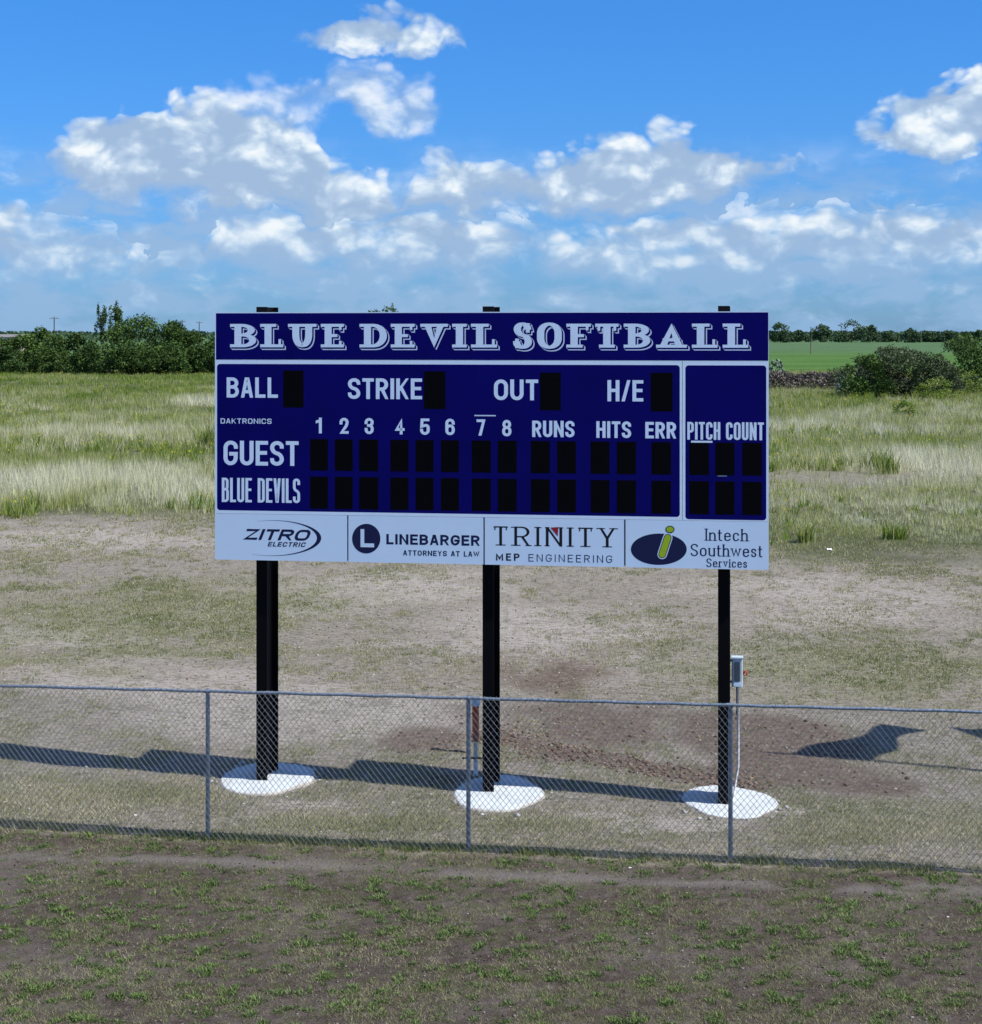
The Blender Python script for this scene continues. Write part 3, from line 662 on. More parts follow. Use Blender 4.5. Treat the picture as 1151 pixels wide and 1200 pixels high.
disc(785.3, 620.4, 5.3, 4.4, M_ink, sp_[3], -.0016, name='dot_edge'); disc(785.3, 620.4, 4.2, 3.3, M_green, sp_[3], -.0020, name='green_dot')
word(sp_[3], 'Intech', 827, 876.5, 619.3, 633.6, 1.75, 1.2, m=M_ink, sp=.28, serif=.0045)
word(sp_[3], 'Southwest', 809.6, 893.6, 637.2, 651.6, 1.75, 1.2, m=M_ink, sp=.26, serif=.0045)
word(sp_[3], 'Services', 828, 875.6, 654.3, 664.6, 1.4, 1.0, m=M_ink, sp=.28, serif=.004)
# posts: wide-flange beams
PTOP = 7.665; PC = [bs(303.9), bs(570.6), bs(848.2)]; PD = .68; PW_ = .178
def wpos(s, d): return OX + ex.x * s - ex.y * d, OY + ex.y * s + ex.x * d     # board local -> world
for s_ in PC:
    m = MB(); y0 = DEP + .003
    m.box(s_ - PW_/2, s_ + PW_/2, y0, y0 + .018, -.25, PTOP); m.box(s_ - PW_/2, s_ + PW_/2, y0 + PD - .018, y0 + PD, -.25, PTOP)
    m.box(s_ - .007, s_ + .007, y0 + .017, y0 + PD - .017, -.25, PTOP - .001); m.build('post', M_post, board)
    for zc in (ZT - .35, ZS + .25, ZH - .25):
        MB().box(s_ - .15, s_ + .15, DEP + .022, DEP + .05, zc - .03, zc + .03).build('clamp_bar', M_alu, board)

# ------------------------------------------------------------------ concrete pads, electrical gear
def pad(px0, px1, py0, py1, label, seed, shape):
    Yn, Yf = gy(py1 + 2), gy(py0); rs = np.random.RandomState(seed); n_ = 56; V, Fc = [], []
    Yc = (Yn + Yf) / 2; Xc = gx((px0 + px1) / 2, Yc); rx = (px1 - px0) / 2 * Yc / F; ry = (Yf - Yn) / 2; zc = g1(Xc, Yc)
    prof = [(1.05, -.07), (1.0, .022), (.965, .040), (.86, .044), (.6, .047), (.25, .050)]; zc -= .008
    jit = np.interp(np.linspace(0, 1, n_, endpoint=False), np.linspace(0, 1, 12), np.append(rs.uniform(-.13, .07, 11), 0))
    for f_, z in prof:
        for k in range(n_):
            a = 2 * math.pi * k / n_; sh = shape(a); j = 1 + jit[k] + rs.uniform(-.010, .010) * (f_ > .9)
            V.append((Xc + rx * f_ * j * sh * math.cos(a), Yc + ry * f_ * j * sh * math.sin(a), zc + z + rs.uniform(-.006, .006)))
    for q in range(len(prof) - 1):
        for k in range(n_): Fc.append((q*n_+k, q*n_+(k+1) % n_, (q+1)*n_+(k+1) % n_, (q+1)*n_+k))
    Fc.append(tuple((len(prof)-1)*n_ + k for k in range(n_)))
    o = mesh_obj('concrete_footing', V, Fc, M_conc, smooth=False); at = o.data.attributes.new('rim', 'FLOAT', 'POINT'); at.data.foreach_set('value', [ (1.0, .9, .62, .35, .05, 0)[i // n_] for i in range(len(V))]); tag(o, label, 'concrete footing', 'concrete footings around the scoreboard posts')
pad(253, 370, 897, 936, 'round white concrete footing around the left scoreboard post', 1, lambda a: 1 - .12 * math.exp(-((a - 5.5) / .4)**2))
pad(527, 641, 909, 953, 'ragged white concrete footing around the middle scoreboard post', 2, lambda a: 1 - .14 * math.exp(-((a - 5.6) / .5)**2) - .08 * math.exp(-((a - 2.4) / .5)**2))
pad(801, 913, 918, 959, 'angular white concrete footing around the right scoreboard post by the electrical box', 3, lambda a: 1 - .10 * math.exp(-((a - 5.4) / .35)**2) - .1 * math.exp(-((a - .8) / .4)**2))

# disconnect box on the right post
bx, by = wpos(PC[2] + .09, DEP + .25); zb = H - (803 - HY) / F * by; zt_ = H - (770 - HY) / F * by
sw = empty('electrical_box', (bx, by, zb), YAW, label='grey electrical disconnect box with red handle on the right scoreboard post', cat='electrical box')
MB().box(.03, .195, -.14, .02, 0, zt_ - zb, .012).build('housing', M_boxg, sw)
MB().box(.07, .155, -.152, -.141, .09, zt_ - zb - .05).build('door', M_boxd, sw)
MB().box(.022, .205, -.155, .03, zt_ - zb + .001, zt_ - zb + .022).build('lid', M_boxg, sw)
MB().box(.06, .17, -.15, -.141, .012, .07).build('label_plate', M_vinyl, sw)
for zz in (.05, zt_ - zb - .06): MB().box(-.055, .029, -.05, -.02, zz, zz + .03).build('strut', M_galv, sw)
h_ = MB(); h_.tube([(.2, -.08, .21), (.235, -.08, .21)], .012); h_.tube([(.236 + .03*math.cos(a), -.10, .21 + .03*math.sin(a)) for a in [k*math.pi/6 for k in range(13)]], .011, 6); h_.build('red_handle', M_redp, sw, True)
MB().tube([(.11, -.06, -.001), (.11, -.06, -.45)], .014).build('conduit', M_cable, sw)
zg = g1(bx, by)
MB().tube([(.125, -.075, -.02), (.13, -.075, -.9), (.128, -.075, -1.25), (.095, -.075, -1.42), (.06, -.06, zg - zb + .1)], .018).build('flexible_conduit', M_pvc, sw, True)

# capped pipe beside the middle post
Y_ = 29.3; X_ = gx(557.5, Y_); zg = g1(X_, Y_)
pp = empty('conduit_stub', (X_, Y_, zg), 0, label='upright pipe with orange sleeve and white cap beside the middle post', cat='pipe')
zt_ = H - (819 - HY) / F * Y_ - zg
MB().tube([(0, 0, -.1), (.0, 0, zt_ * .5)], .035, 10).build('pipe', M_pvc, pp, True)
MB().tube([(0, 0, zt_ * .45), (0, 0, zt_ - .10)], .055, 10).build('orange_sleeve', M_orange, pp, True)
MB().tube([(0, 0, zt_ - .11), (0, 0, zt_ - .02), (0, 0, zt_)], [.075, .075, .05], 12).build('cap', M_pvc, pp, True)
MB().tube([(-.22, -.05, .30), (.35, -.05, .30)], .016, 6).build('cross_rod', M_cable, pp)
Y2 = gy(879.5); pts = []
for k in range(12):
    px = 505 + 45 * k / 11; X2 = gx(px, Y2 - .02 * k); pts.append((X2, Y2 - .02 * k, g1(X2, Y2) + .015 + .01 * math.sin(k)))
tag(MB().tube(pts, .018, 6).build('cable', M_cable, None, True), 'black cable lying on the dirt left of the middle post', 'cable')

# ------------------------------------------------------------------ chain link fence
fd = (FB - FA).normalized(); FYAW = math.atan2(fd.y, fd.x)
fence = empty('chain_link_fence', (FA.x, FA.y, 0), FYAW, label='galvanised chain link fence crossing the whole view in front of the scoreboard', cat='fence')
def fs(px):                                         # distance along the fence of a photo column
    dx = (px - CX) / F; return (dx * FA.y - FA.x) / (fd.x - dx * fd.y)
def ftop(s): return 2.145 + .0095 * (FA.x + s * fd.x)
S0, S1 = fs(-60) - 3.0, fs(1215) + 3.0
posts = [fs(242.3), fs(548.3), fs(856)]; posts = [posts[0] - 3.68] + posts + [posts[2] + 3.68]; S0 = posts[0] - .05; S1 = posts[-1] + .05
for s_ in posts:
    wx, wy = FA.x + fd.x * s_, FA.y + fd.y * s_; z0 = g1(wx, wy)
    MB().tube([(s_, .045, z0 - .2), (s_, .045, ftop(s_) - .005)], .031, 12, False).build('post', M_galv, fence, True)
    MB().tube([(s_, .045, ftop(s_) - .02), (s_, .045, ftop(s_) + .012), (s_, .045, ftop(s_) + .036)], [.036, .036, .014], 12).build('post_cap', M_galv, fence, True)
npt = 60; MB().tube([(S0 + (S1 - S0) * k / npt, .012, ftop(S0 + (S1 - S0) * k / npt) + .004 * math.sin(k * 1.7)) for k in range(npt + 1)], .0215, 10).build('top_rail', M_galv, fence, True)
# diamond mesh
gs = np.linspace(S0, S1, 300); gb = ghz(FA.x + fd.x * gs, FA.y + fd.y * gs) - .015
PIT = .084; RW = .0024; V, Fc = [], []
def wire(sa, za, sb, zb, yo):
    i = len(V)
    dvec = Vector((sb - sa, 0, zb - za)).normalized(); nx, nz = -dvec.z, dvec.x
    for (s_, z_) in ((sa, za), (sb, zb)):
        for k in range(4):
            a = math.pi/2 * k + .785; V.append((s_ + nx * RW * math.cos(a) * 1.41, yo + RW * 1.41 * math.sin(a), z_ + nz * RW * math.cos(a) * 1.41))
    for k in range(4): Fc.append((i+k, i+(k+1) % 4, i+4+(k+1) % 4, i+4+k))
HH = 2.30; SLP = 1.22                                # rise per run of the diagonals
n_w = int((S1 - S0 + HH / SLP) / PIT)
for dirn in (1, -1):
    for k in range(n_w):
        sb = (S0 - HH / SLP + k * PIT) if dirn == 1 else (S0 + k * PIT)
        # bottom at z=-.1, top at z=HH
        def zat(s_): return -.1 + (s_ - sb) * SLP * dirn
        a, c = (sb, sb + (HH + .1) / SLP * dirn)
        lo, hi = (a, c) if a < c else (c, a)
        lo = max(lo, S0); hi = min(hi, S1)
        if hi - lo < .02: continue
        # clip against ground and rail (nearly level): pieces split where they cross
        zt0 = ftop((lo + hi) / 2) + .030; m_ = (lo + hi) / 2
        gbm = float(np.interp(m_, gs, gb))
        z_lo, z_hi = zat(lo), zat(hi); s_lo, s_hi = lo, hi
        def clip(s1_, z1_, s2_, z2_, zl, zh):
            tq = [0.0, 1.0]
            if z2_ != z1_:
                ta = (zl - z1_) / (z2_ - z1_); tb = (zh - z1_) / (z2_ - z1_); ta, tb = min(ta, tb), max(ta, tb); tq = [max(0, ta), min(1, tb)]
            return tq
        tq = clip(s_lo, z_lo, s_hi, z_hi, gbm, zt0)
        if tq[1] <= tq[0]: continue
        # several pieces with a slight wander, as woven wire has
        A_ = (s_lo + (s_hi - s_lo) * tq[0], z_lo + (z_hi - z_lo) * tq[0]); B_ = (s_lo + (s_hi - s_lo) * tq[1], z_lo + (z_hi - z_lo) * tq[1])
        NP = 8; pr = None
        for j in range(NP + 1):
            u = j / NP; s_ = A_[0] + (B_[0] - A_[0]) * u; z_ = A_[1] + (B_[1] - A_[1]) * u
            wob = .006 * math.sin(s_ * 3.1 + z_ * 2.3) + .004 * math.sin(s_ * 9.7 - z_ * 5)
            cur = (s_ + wob, z_, -.014 + .0025 * dirn)
            if pr: wire(pr[0], pr[1], cur[0], cur[1], cur[2])
            pr = cur
big_mesh('chain_link_mesh', np.array(V), np.array(Fc), M_wire, fence)
MB().tube([(S0 + (S1 - S0) * k / 80, -.014, float(np.interp(S0 + (S1 - S0) * k / 80, gs, gb)) + .05 + .01 * math.sin(k * .9)) for k in range(81)], .0035, 5).build('tension_wire', M_wire, fence)
ties = MB()
s_ = S0 + .3
while s_ < S1:
    zt2 = ftop(s_); ties.tube([(s_ + .012 * math.cos(a), .012 + .0265 * math.cos(a), zt2 + .0265 * math.sin(a)) for a in [k * math.pi / 5 for k in range(11)]], .004, 4); s_ += .31
ties.build('wire_ties', M_wire, fence)

# ------------------------------------------------------------------ scattered blades
def blades(name, X, Y, Z, hgt, wid, nb, spread, lean, tint, m, kind='stuff', bent=False, parent=None, tv=.12, seed=1):
    """X,Y,Z,hgt,wid,tint arrays per clump -> one mesh of nb blades per clump"""
    r = np.random.default_rng(seed); N = len(X)
    rep = lambda a: np.repeat(np.broadcast_to(a, (N,)), nb)
    x, y, z, h, w, tn = map(rep, (X, Y, Z, hgt, wid, tint)); n_ = N * nb
    a = r.uniform(0, 2*np.pi, n_); d = r.uniform(0, 1, n_)**.7 * rep(spread)
    bx_, by_ = x + np.cos(a) * d, y + np.sin(a) * d
    h = h * r.uniform(.55, 1.15, n_); le = h * lean * r.uniform(.2, 1.2, n_)
    fa = a + r.normal(0, .7, n_); tx, ty, tz = bx_ + np.cos(fa) * le, by_ + np.sin(fa) * le, z + h
    wa = r.uniform(0, np.pi, n_); wx, wy = np.cos(wa) * w * .5, np.sin(wa) * w * .5
    tn = np.clip(tn + r.normal(0, tv, n_), 0, 1)
    if bent:
        mx_, my_, mz_ = bx_ + np.cos(fa) * le * .35, by_ + np.sin(fa) * le * .35, z + h * .62
        Vv = np.stack([bx_-wx, by_-wy, z, bx_+wx, by_+wy, z, mx_+wx*.8, my_+wy*.8, mz_, mx_-wx*.8, my_-wy*.8, mz_, tx, ty, tz], 1).reshape(-1, 3)
        i = np.arange(n_) * 5; Ff = np.concatenate([np.stack([i, i+1, i+2], 1), np.stack([i, i+2, i+3], 1), np.stack([i+3, i+2, i+4], 1)])
        k = 5
    else:
        Vv = np.stack([bx_-wx, by_-wy, z, bx_+wx, by_+wy, z, tx, ty, tz], 1).reshape(-1, 3); i = np.arange(n_) * 3; Ff = np.stack([i, i+1, i+2], 1); k = 3
    o = big_mesh(name, Vv, Ff, m, parent, {'tint': np.repeat(tn, k)})
    if kind: o['kind'] = kind
    return o
def spots(n, y0, y1, half=.32, pw=1.0, seed=2, extra=1.5):
    r = np.random.default_rng(seed); u = r.uniform(0, 1, n)
    Y = np.sqrt(y0*y0 + u * (y1*y1 - y0*y0)) if pw == 1.0 else y0 * (y1 / y0)**u
    return r.uniform(-1, 1, n) * (Y * half + extra), Y, r
# tall grass meadow
X, Y, r = spots(215000, 52, 345, half=.36, pw=0, seed=5)
zt = zones(X, Y); patch = fbm(X, Y, 14, 9, seed=61); px_ = X / Y
dens_ = zt[5] * (1 - zt[6]) * (.22 + .78 * sstep(patch, .36, .52)) * (.35 + .65 * sstep(fbm(X, Y, 2.2, 4, oct=3, seed=62), .36, .56)) * (1 - .35 * sstep(HY + H * F / Y, 560, 580) * sstep(px_, .12, .15))
keep = r.uniform(0, 1, len(X)) < dens_; X, Y, patch = X[keep], Y[keep], patch[keep]
row = HY + H * F / Y
wheat = np.zeros_like(X); wj = (fbm(X, Y, 6, 9, oct=3, seed=66) - .5) * .12
for c, wd_, amp, xlo, xhi in ((573, 22, .85, -1, .1), (515, 13, .7, -1, .0), (474, 6, .9, -.18, -.06), (498, 5, .5, -1, -.1), (500, 20, .9, .1, .235), (548, 26, .75, .21, 1), (487, 6, .7, .14, .22), (610, 40, .5, .14, 1)):
    wheat = np.maximum(wheat, amp * np.exp(-((row - c - 8 * (fbm(X, Y, 30, 12, seed=71) - .5)) / wd_)**2) * sstep(X / Y + wj, xlo - .05, xlo + .05) * (1 - sstep(X / Y + wj, xhi - .05, xhi + .05)))
grn = sstep(460 - row, -22, 8)
wheat *= .35 + .65 * sstep(fbm(X, Y, 7, 11, oct=3, seed=65), .30, .52)
tint = np.clip(.46 + .46 * wheat + .75 * (fbm(X, Y, 9, 14, oct=4, seed=63) - .5) + .55 * (fbm(X, Y, 1.6, 2.6, oct=2, seed=64) - .5) - .22 * grn * (1 - wheat), 0, 1)
low = sstep(row, 560, 580) * sstep(X / Y, .12, .15)
hg = (1 - .55 * low) * (.48 + .45 * wheat + .25 * (patch - .4)) * np.interp(Y, [50, 66, 80, 340], [.30, .62, 1.0, 1.0]) * r.uniform(.55, 1.45, len(X))
blades('meadow_grass', X, Y, ghz(X, Y) - .02, hg, np.interp(Y, [60, 340], [.026, .085]), 7, np.interp(Y, [60, 340], [.16, .6]), .38, tint, M_grass, tv=.15, seed=6)
# leafy green weeds with yellow flowers in the meadow
X, Y, r = spots(16000, 58, 330, pw=0, seed=15); zt = zones(X, Y); cl = .6 * fbm(X, Y, 12, 18, seed=73) + .4 * fbm(X, Y, 3, 4, seed=74)
keep = (zt[5] > .3) & (cl + .06 * (X / Y > .10) * (Y > 85) > .560) & (r.uniform(0, 1, len(X)) < .75); keep &= r.uniform(0, 1, len(X)) < 1 - .8 * (Y < 88) * sstep(X / Y, .12, .15)
X, Y = X[keep], Y[keep]
blades('meadow_weeds', X, Y, ghz(X, Y), r.uniform(.45, 1.05, len(X)) * (1 - .45 * (Y < 88) * sstep(X / Y, .12, .15)), np.interp(Y, [60, 330], [.045, .12]), 14, np.interp(Y, [60, 330], [.2, .45]), .5, .10 + .26 * r.uniform(0, 1, len(X)), M_grass, tv=.08, seed=16)
sel = r.uniform(0, 1, len(X)) < .45; Xf, Yf = X[sel], Y[sel]
blades('yellow_wildflowers', Xf, Yf, ghz(Xf, Yf) + .62, .10, np.interp(Yf, [60, 330], [.07, .15]), 3, .35, .8, .5, M_gold, seed=17)
# low dry turf between meadow and fence
X, Y, r = spots(150000, 25.2, 74, half=.33, pw=0, seed=25); zt = zones(X, Y)
nf = fence_y(X) - Y; pn = .55 * fbm(X, Y, .55, 1.1, oct=3, seed=81) + .45 * fbm(X, Y, 3, 5, oct=2, seed=82)
dens_ = (nf < .1) * (.08 + .85 * sstep(pn, .46, .58) + .45 * zt[4]) * (1 - .6 * zt[3]) * (1 - .85 * zt[2]) * (1 - zt[5] * .6)
keep = r.uniform(0, 1, len(X)) < dens_
def on_pad(X, Y): 
    q = np.zeros_like(X, bool)
    for a, b_, c, d_ in ((253, 370, 897, 938), (527, 641, 909, 955), (801, 913, 918, 961)):
        Yn, Yf = gy(d_), gy(c); Yc = (Yn+Yf)/2; Xc = gx((a+b_)/2, Yc); q |= (((X-Xc)/((b_-a)/2*Yc/F))**2 + ((Y-Yc)/((Yf-Yn)/2))**2) < 1.02
    return q
keep &= ~on_pad(X, Y); X, Y = X[keep], Y[keep]; g4 = zt[4][keep]
blades('dry_turf', X, Y, ghz(X, Y) - .005, np.interp(Y, [25, 35, 70], [.045, .05, .10]), np.interp(Y, [25, 70], [.010, .028]), 6, np.interp(Y, [25, 70], [.06, .16]), .9,
       np.clip(.42 - .14 * g4 + .6 * (fbm(X, Y, 1.2, 1.8, seed=83) - .5), 0, 1), M_turf, tv=.14, seed=26)
# thicker grass in front of the pads and along the fence foot
X, Y, r = spots(60000, 23.5, 29.5, half=.30, pw=0, seed=35); zt = zones(X, Y); nf = fence_y(X) - Y
dn = (nf < .05) * (nf > -3.0) * (.22 + .78 * zt[4]) * (1 - zt[2]) * (1 - .8 * zt[3]) + .55 * np.exp(-((nf + .02) / .16)**2) * sstep(fbm(X, Y, .8, seed=87), .38, .6)
keep = (r.uniform(0, 1, len(X)) < dn) & ~on_pad(X, Y); X, Y, nf = X[keep], Y[keep], nf[keep]; near = np.exp(-((nf + .02) / .22)**2)
blades('verge_grass', X, Y, ghz(X, Y) - .005, .055 + .025 * r.uniform(-1, 1, len(X)) + .06 * near * r.uniform(.4, 1.3, len(X)), .011, 6, .06, .9, np.clip(.56 - .38 * near + .8 * (fbm(X, Y, 1.0, 1.0, seed=89) - .5), 0, 1), M_turf, tv=.13, seed=36)
# foreground: stubble and leafy weeds
X, Y, r = spots(60000, 16.5, 26.2, half=.31, pw=0, seed=45); nf = fence_y(X) - Y; zt = zones(X, Y)
st = fbm(X, Y, .7, .7, seed=91); keep = (nf > 0) & (r.uniform(0, 1, len(X)) < (.15 + .85 * sstep(st, .42, .6)) * (1 - .8 * zt[1])); X, Y, st = X[keep], Y[keep], st[keep]
blades('foreground_stubble', X, Y, ghz(X, Y) - .004, .026 + .02 * st, .006, 5, .045, 1.4, np.clip(.30 + .5 * (fbm(X, Y, 1.5, 1.5, seed=93) - .35), .05, .7), M_turf, tv=.14, seed=46)
X, Y, r = spots(56000, 16.5, 26.0, half=.31, pw=0, seed=55); nf = fence_y(X) - Y; zt = zones(X, Y)
cl = .84 * fbm(X, Y, .17, .17, oct=2, seed=95) + .16 * fbm(X, Y, .9, .9, oct=2, seed=97)
keep = (nf > .05) & (cl > .590) & (zt[1] < .5) & (r.uniform(0, 1, len(X)) < .8); X, Y, cl = X[keep], Y[keep], cl[keep]
blades('foreground_weeds', X, Y, ghz(X, Y) - .003, .020 + .16 * (cl - .56), .013, 8, .06, 1.3, np.clip(.45 + 1.6 * (cl - .55) + .25 * (fbm(X, Y, 3, 3, seed=99) - .5), 0, 1), M_weed, bent=True, tv=.16, seed=56)
# soil clods and pebbles
def clods(name, X, Y, size, tint, m, seed, lift=.25):
    r = np.random.default_rng(seed); N = len(X)
    ph = (1 + 5**.5) / 2
    T = np.array([(-1,ph,0),(1,ph,0),(-1,-ph,0),(1,-ph,0),(0,-1,ph),(0,1,ph),(0,-1,-ph),(0,1,-ph),(ph,0,-1),(ph,0,1),(-ph,0,-1),(-ph,0,1)]) / 1.9
    TF = np.array([(0,11,5),(0,5,1),(0,1,7),(0,7,10),(0,10,11),(1,5,9),(5,11,4),(11,10,2),(10,7,6),(7,1,8),(3,9,4),(3,4,2),(3,2,6),(3,6,8),(3,8,9),(4,9,5),(2,4,11),(6,2,10),(8,6,7),(9,8,1)])
    J = T[None] * r.uniform(.6, 1.3, (N, 12, 1)) * size[:, None, None] * np.array([1, 1, .65]) * r.uniform(.7, 1.3, (N, 1, 3))
    V = J + np.stack([X, Y, ghz(X, Y) + size * lift], 1)[:, None]
    Fx = TF[None] + (np.arange(N) * 12)[:, None, None]
    o = big_mesh(name, V.reshape(-1, 3), Fx.reshape(-1, 3), m, None, {'tint': np.repeat(np.clip(tint, 0, 1), 12)}); o['kind'] = 'stuff'; return o
X, Y, r = spots(60000, 25.5, 40, half=.30, pw=0, seed=65); zt = zones(X, Y); bnd = np.maximum.reduce([band(X, Y, 572, 864, 868, 916, .75), blob(X, Y, 640, 885, 1.2, .8) * .7, blob(X, Y, 520, 915, .8, .5), blob(X, Y, 590, 862, 1.0, 1.2)])
keep = r.uniform(0, 1, len(X)) < np.maximum(sstep(bnd, .02, .6), .08 * zt[2]) ; keep &= ~on_pad(X, Y); X, Y = X[keep], Y[keep]
clods('soil_clods', X, Y, .008 + .036 * r.uniform(0, 1, len(X))**2.5, r.uniform(0, 1, len(X)), M_clod, 66)

X, Y, r = spots(9000, 17, 26.5, half=.30, pw=0, seed=67); nf = fence_y(X) - Y; keep = (nf > 0) & (fbm(X, Y, 1.1, .8, seed=68) > .44); X, Y = X[keep], Y[keep]
clods('foreground_crumbs', X, Y, .006 + .016 * r.uniform(0, 1, len(X))**3, r.uniform(0, 1, len(X)), M_crumb, 69)
X, Y, r = spots(14000, 25.6, 48, half=.31, pw=0, seed=77); keep = (fence_y(X) - Y < -.1) & ~on_pad(X, Y); X, Y = X[keep], Y[keep]
clods('pale_pebbles', X, Y, (.007 + .018 * r.uniform(0, 1, len(X))**3) * np.interp(Y, [25, 48], [1, 1.5]), r.uniform(0, 1, len(X)), M_pebble, 78)

r = np.random.default_rng(141); PX, PY = [], []
for a_, b_, c_, d_ in ((253, 370, 897, 938), (527, 641, 909, 955), (801, 913, 918, 961)):
    Yn, Yf = gy(d_), gy(c_); Yc = (Yn + Yf) / 2; Xc = gx((a_ + b_) / 2, Yc); n_ = 70; th = r.uniform(0, 2 * np.pi, n_); rr = 1 + np.abs(r.normal(0, .13, n_)) - .06
    PX.append(Xc + (b_ - a_) / 2 * Yc / F * rr * np.cos(th)); PY.append(Yc + (Yf - Yn) / 2 * rr * np.sin(th))
PX, PY = np.concatenate(PX), np.concatenate(PY)
clods('concrete_crumbs', PX, PY, .008 + .04 * r.uniform(0, 1, len(PX))**3, r.uniform(0, 1, len(PX)), M_crumbw, 142)

# a few pale scraps
for px, py, s_, lb in ((974, 1013, .055, 'small white scrap lying at the fence foot right of the right post'), (778, 1008, .04, 'tiny white scrap at the fence foot left of the right fence post'),
                       (739, 1019, .028, 'tiny white speck on the dirt in front of the fence below the right footing'), (972, 645, .13, 'white object lying in the grass edge right of the sponsor panels'),
                       (1111, 1079, .022, 'tiny white speck in the foreground dirt at far right'), (159, 958, .03, 'tiny white scrap in the grass behind the fence at left')):
    Y_ = gy(py); X_ = gx(px, Y_); z_ = g1(X_, Y_); rr = random.Random(px)
    V = []; Fc = []
    for j in range(4):
        for i in range(4): V.append(((i/3-.5)*s_*1.3 + rr.uniform(-.1, .1)*s_, (j/3-.5)*s_ + rr.uniform(-.1, .1)*s_, s_*(.15 + .55*rr.random())))
    for j in range(3):
        for i in range(3): Fc.append((j*4+i, j*4+i+1, j*4+i+5, j*4+i+4))
    o = mesh_obj('litter', V, Fc, M_litter, loc=(X_, Y_, z_)); sm = o.modifiers.new('thickness', 'SOLIDIFY'); sm.thickness = s_ * .08; tag(o, lb, 'litter')

# ------------------------------------------------------------------ trees
def leaves(lobes, n, size, seed, tbase=.45, shell=.55, ground=0.0):
    """lobes: (x,y,z,rx,ry,rz); triangles/quads spread over them"""
    r = np.random.default_rng(seed); L = np.array(lobes); vol = (L[:, 3] * L[:, 5])**1.0; pick = r.choice(len(L), n, p=vol / vol.sum()); Q = L[pick]
    d = r.normal(0, 1, (n, 3)); d /= np.linalg.norm(d, axis=1)[:, None]; rad = (shell + (1 - shell) * r.uniform(0, 1, n))**.8 * r.uniform(.75, 1.12, n)
    rad *= 1 + .22 * np.sin(d[:, 0] * 7 + pick) * np.sin(d[:, 2] * 6 + pick * 2.1)
    P_ = Q[:, :3] + d * Q[:, 3:6] * rad[:, None]; P_[:, 2] = np.maximum(P_[:, 2], ground + r.uniform(.02, .5, n) * size * 2)
    a = r.normal(0, 1, (n, 3)); a /= np.linalg.norm(a, axis=1)[:, None]; b_ = np.cross(a, r.normal(0, 1, (n, 3))); b_ /= np.linalg.norm(b_, axis=1)[:, None]
    s1 = size * r.uniform(.5, 1.4, n)[:, None]; s2 = size * r.uniform(.25, .7, n)[:, None]
    V = np.stack([P_ - a*s1, P_ - b_*s2, P_ + a*s1, P_ + b_*s2], 1).reshape(-1, 3)
    lob_t = r.uniform(-.13, .13, len(L))[pick]
    t_ = np.clip(tbase + lob_t + r.normal(0, .15, n), 0, 1)
    return V, np.arange(n * 4).reshape(n, 4), np.repeat(t_, 4)
def tree(px, Y, wpx, top, label, cat='tree', name='tree', m=None, nl=3500, size=.30, seed=0, group=None, low=True, sparse=False, depth=.8, tb=.45, trunk=True):
    m = m or M_tree; X = gx(px, Y); z0 = g1(X, Y); hgt = H + (HY - top) * Y / F - z0; w = wpx * Y / F
    o = empty(name, (X, Y, z0 - .05), 0, label=label, cat=cat, group=group); rr = random.Random(seed); lobes = []
    nl_ = 13 if not sparse else 30
    for k in range(nl_):
        u = rr.uniform(-1, 1); v = rr.uniform(-1, 1) * depth; e_ = math.sqrt(max(0, 1 - .8 * u*u))
        ztop = hgt * (.42 + .58 * e_ * rr.uniform(.8, 1.0)); rz_ = hgt * rr.uniform(.12, .22); rx_ = w * rr.uniform(.10, .19)
        zc = ztop - rz_ if rr.random() < .6 else rr.uniform(.3, .8) * (ztop - rz_)
        if sparse: rx_ *= rr.uniform(.3, .6); rz_ *= .75; zc = hgt * rr.uniform(.45, .95)
        lobes.append((u * (w/2 - rx_), v * (w/2), zc, rx_, rx_, rz_))
    lobes.append((rr.uniform(-.1, .1) * w, 0, hgt - hgt * .13, w * .14, w * .14, hgt * .13))
    if low:
        for k in range(9): lobes.append(((-.42 + .105 * k) * w, rr.uniform(-.5, .2) * w * depth, hgt * rr.uniform(.12, .42), w * .17, w * .17, hgt * .2))
    V, Fq, tn = leaves(lobes, nl, size, seed + 100, tb)
    big_mesh('crown', V, Fq, m, o, {'tint': tn})
    if trunk:
        t_ = MB(); rb = max(.06, hgt * .018)
        t_.tube([(0, 0, -.2), (.1*rb, 0, hgt*.25), (rb*1.5, rb, hgt*.5)], [rb*1.5, rb*1.1, rb*.6], 7)
        for lx, ly, lz, *_ in lobes[:8]:
            t_.tube([(0, 0, hgt*.15), (lx*.5, ly*.5, lz*.6), (lx, ly, lz)], [rb*.8, rb*.5, rb*.12], 5)
        t_.build('trunk', M_bark, o, True)
    return o
LG = 'trees at the left edge of the meadow'
tl = [(-12,330,70,393,'low dark green tree cut by the left edge of the view',0),(22,338,50,391,'low spreading tree second from the left edge of the view',0),(52,330,58,381,'feathery rounded tree left of the tall branchy one, under the lone far pole',0),
      (88,325,56,390,'low dense green tree just left of the tall branchy tree',0),(131,326,40,357,'tall thin branchy tree rising above the left thicket',1),(160,318,104,366,'broad rounded green tree right of the tall branchy one',0),
      (200,322,66,374,'dense green tree between the broad rounded tree and the two far poles',0),(228,326,54,386,'dark green tree in front of the two far poles',0),(258,330,50,391,'green tree partly hidden behind the left edge of the scoreboard',0)]
for k, (px, Y, w, tp, lb, spf) in enumerate(tl):
    tree(px, Y, w, tp, lb, seed=k + 1, group=LG, nl=7000 if not spf else 2600, size=.27 if not spf else .22, sparse=bool(spf), low=not spf, tb=.36 + .05 * (k % 3))
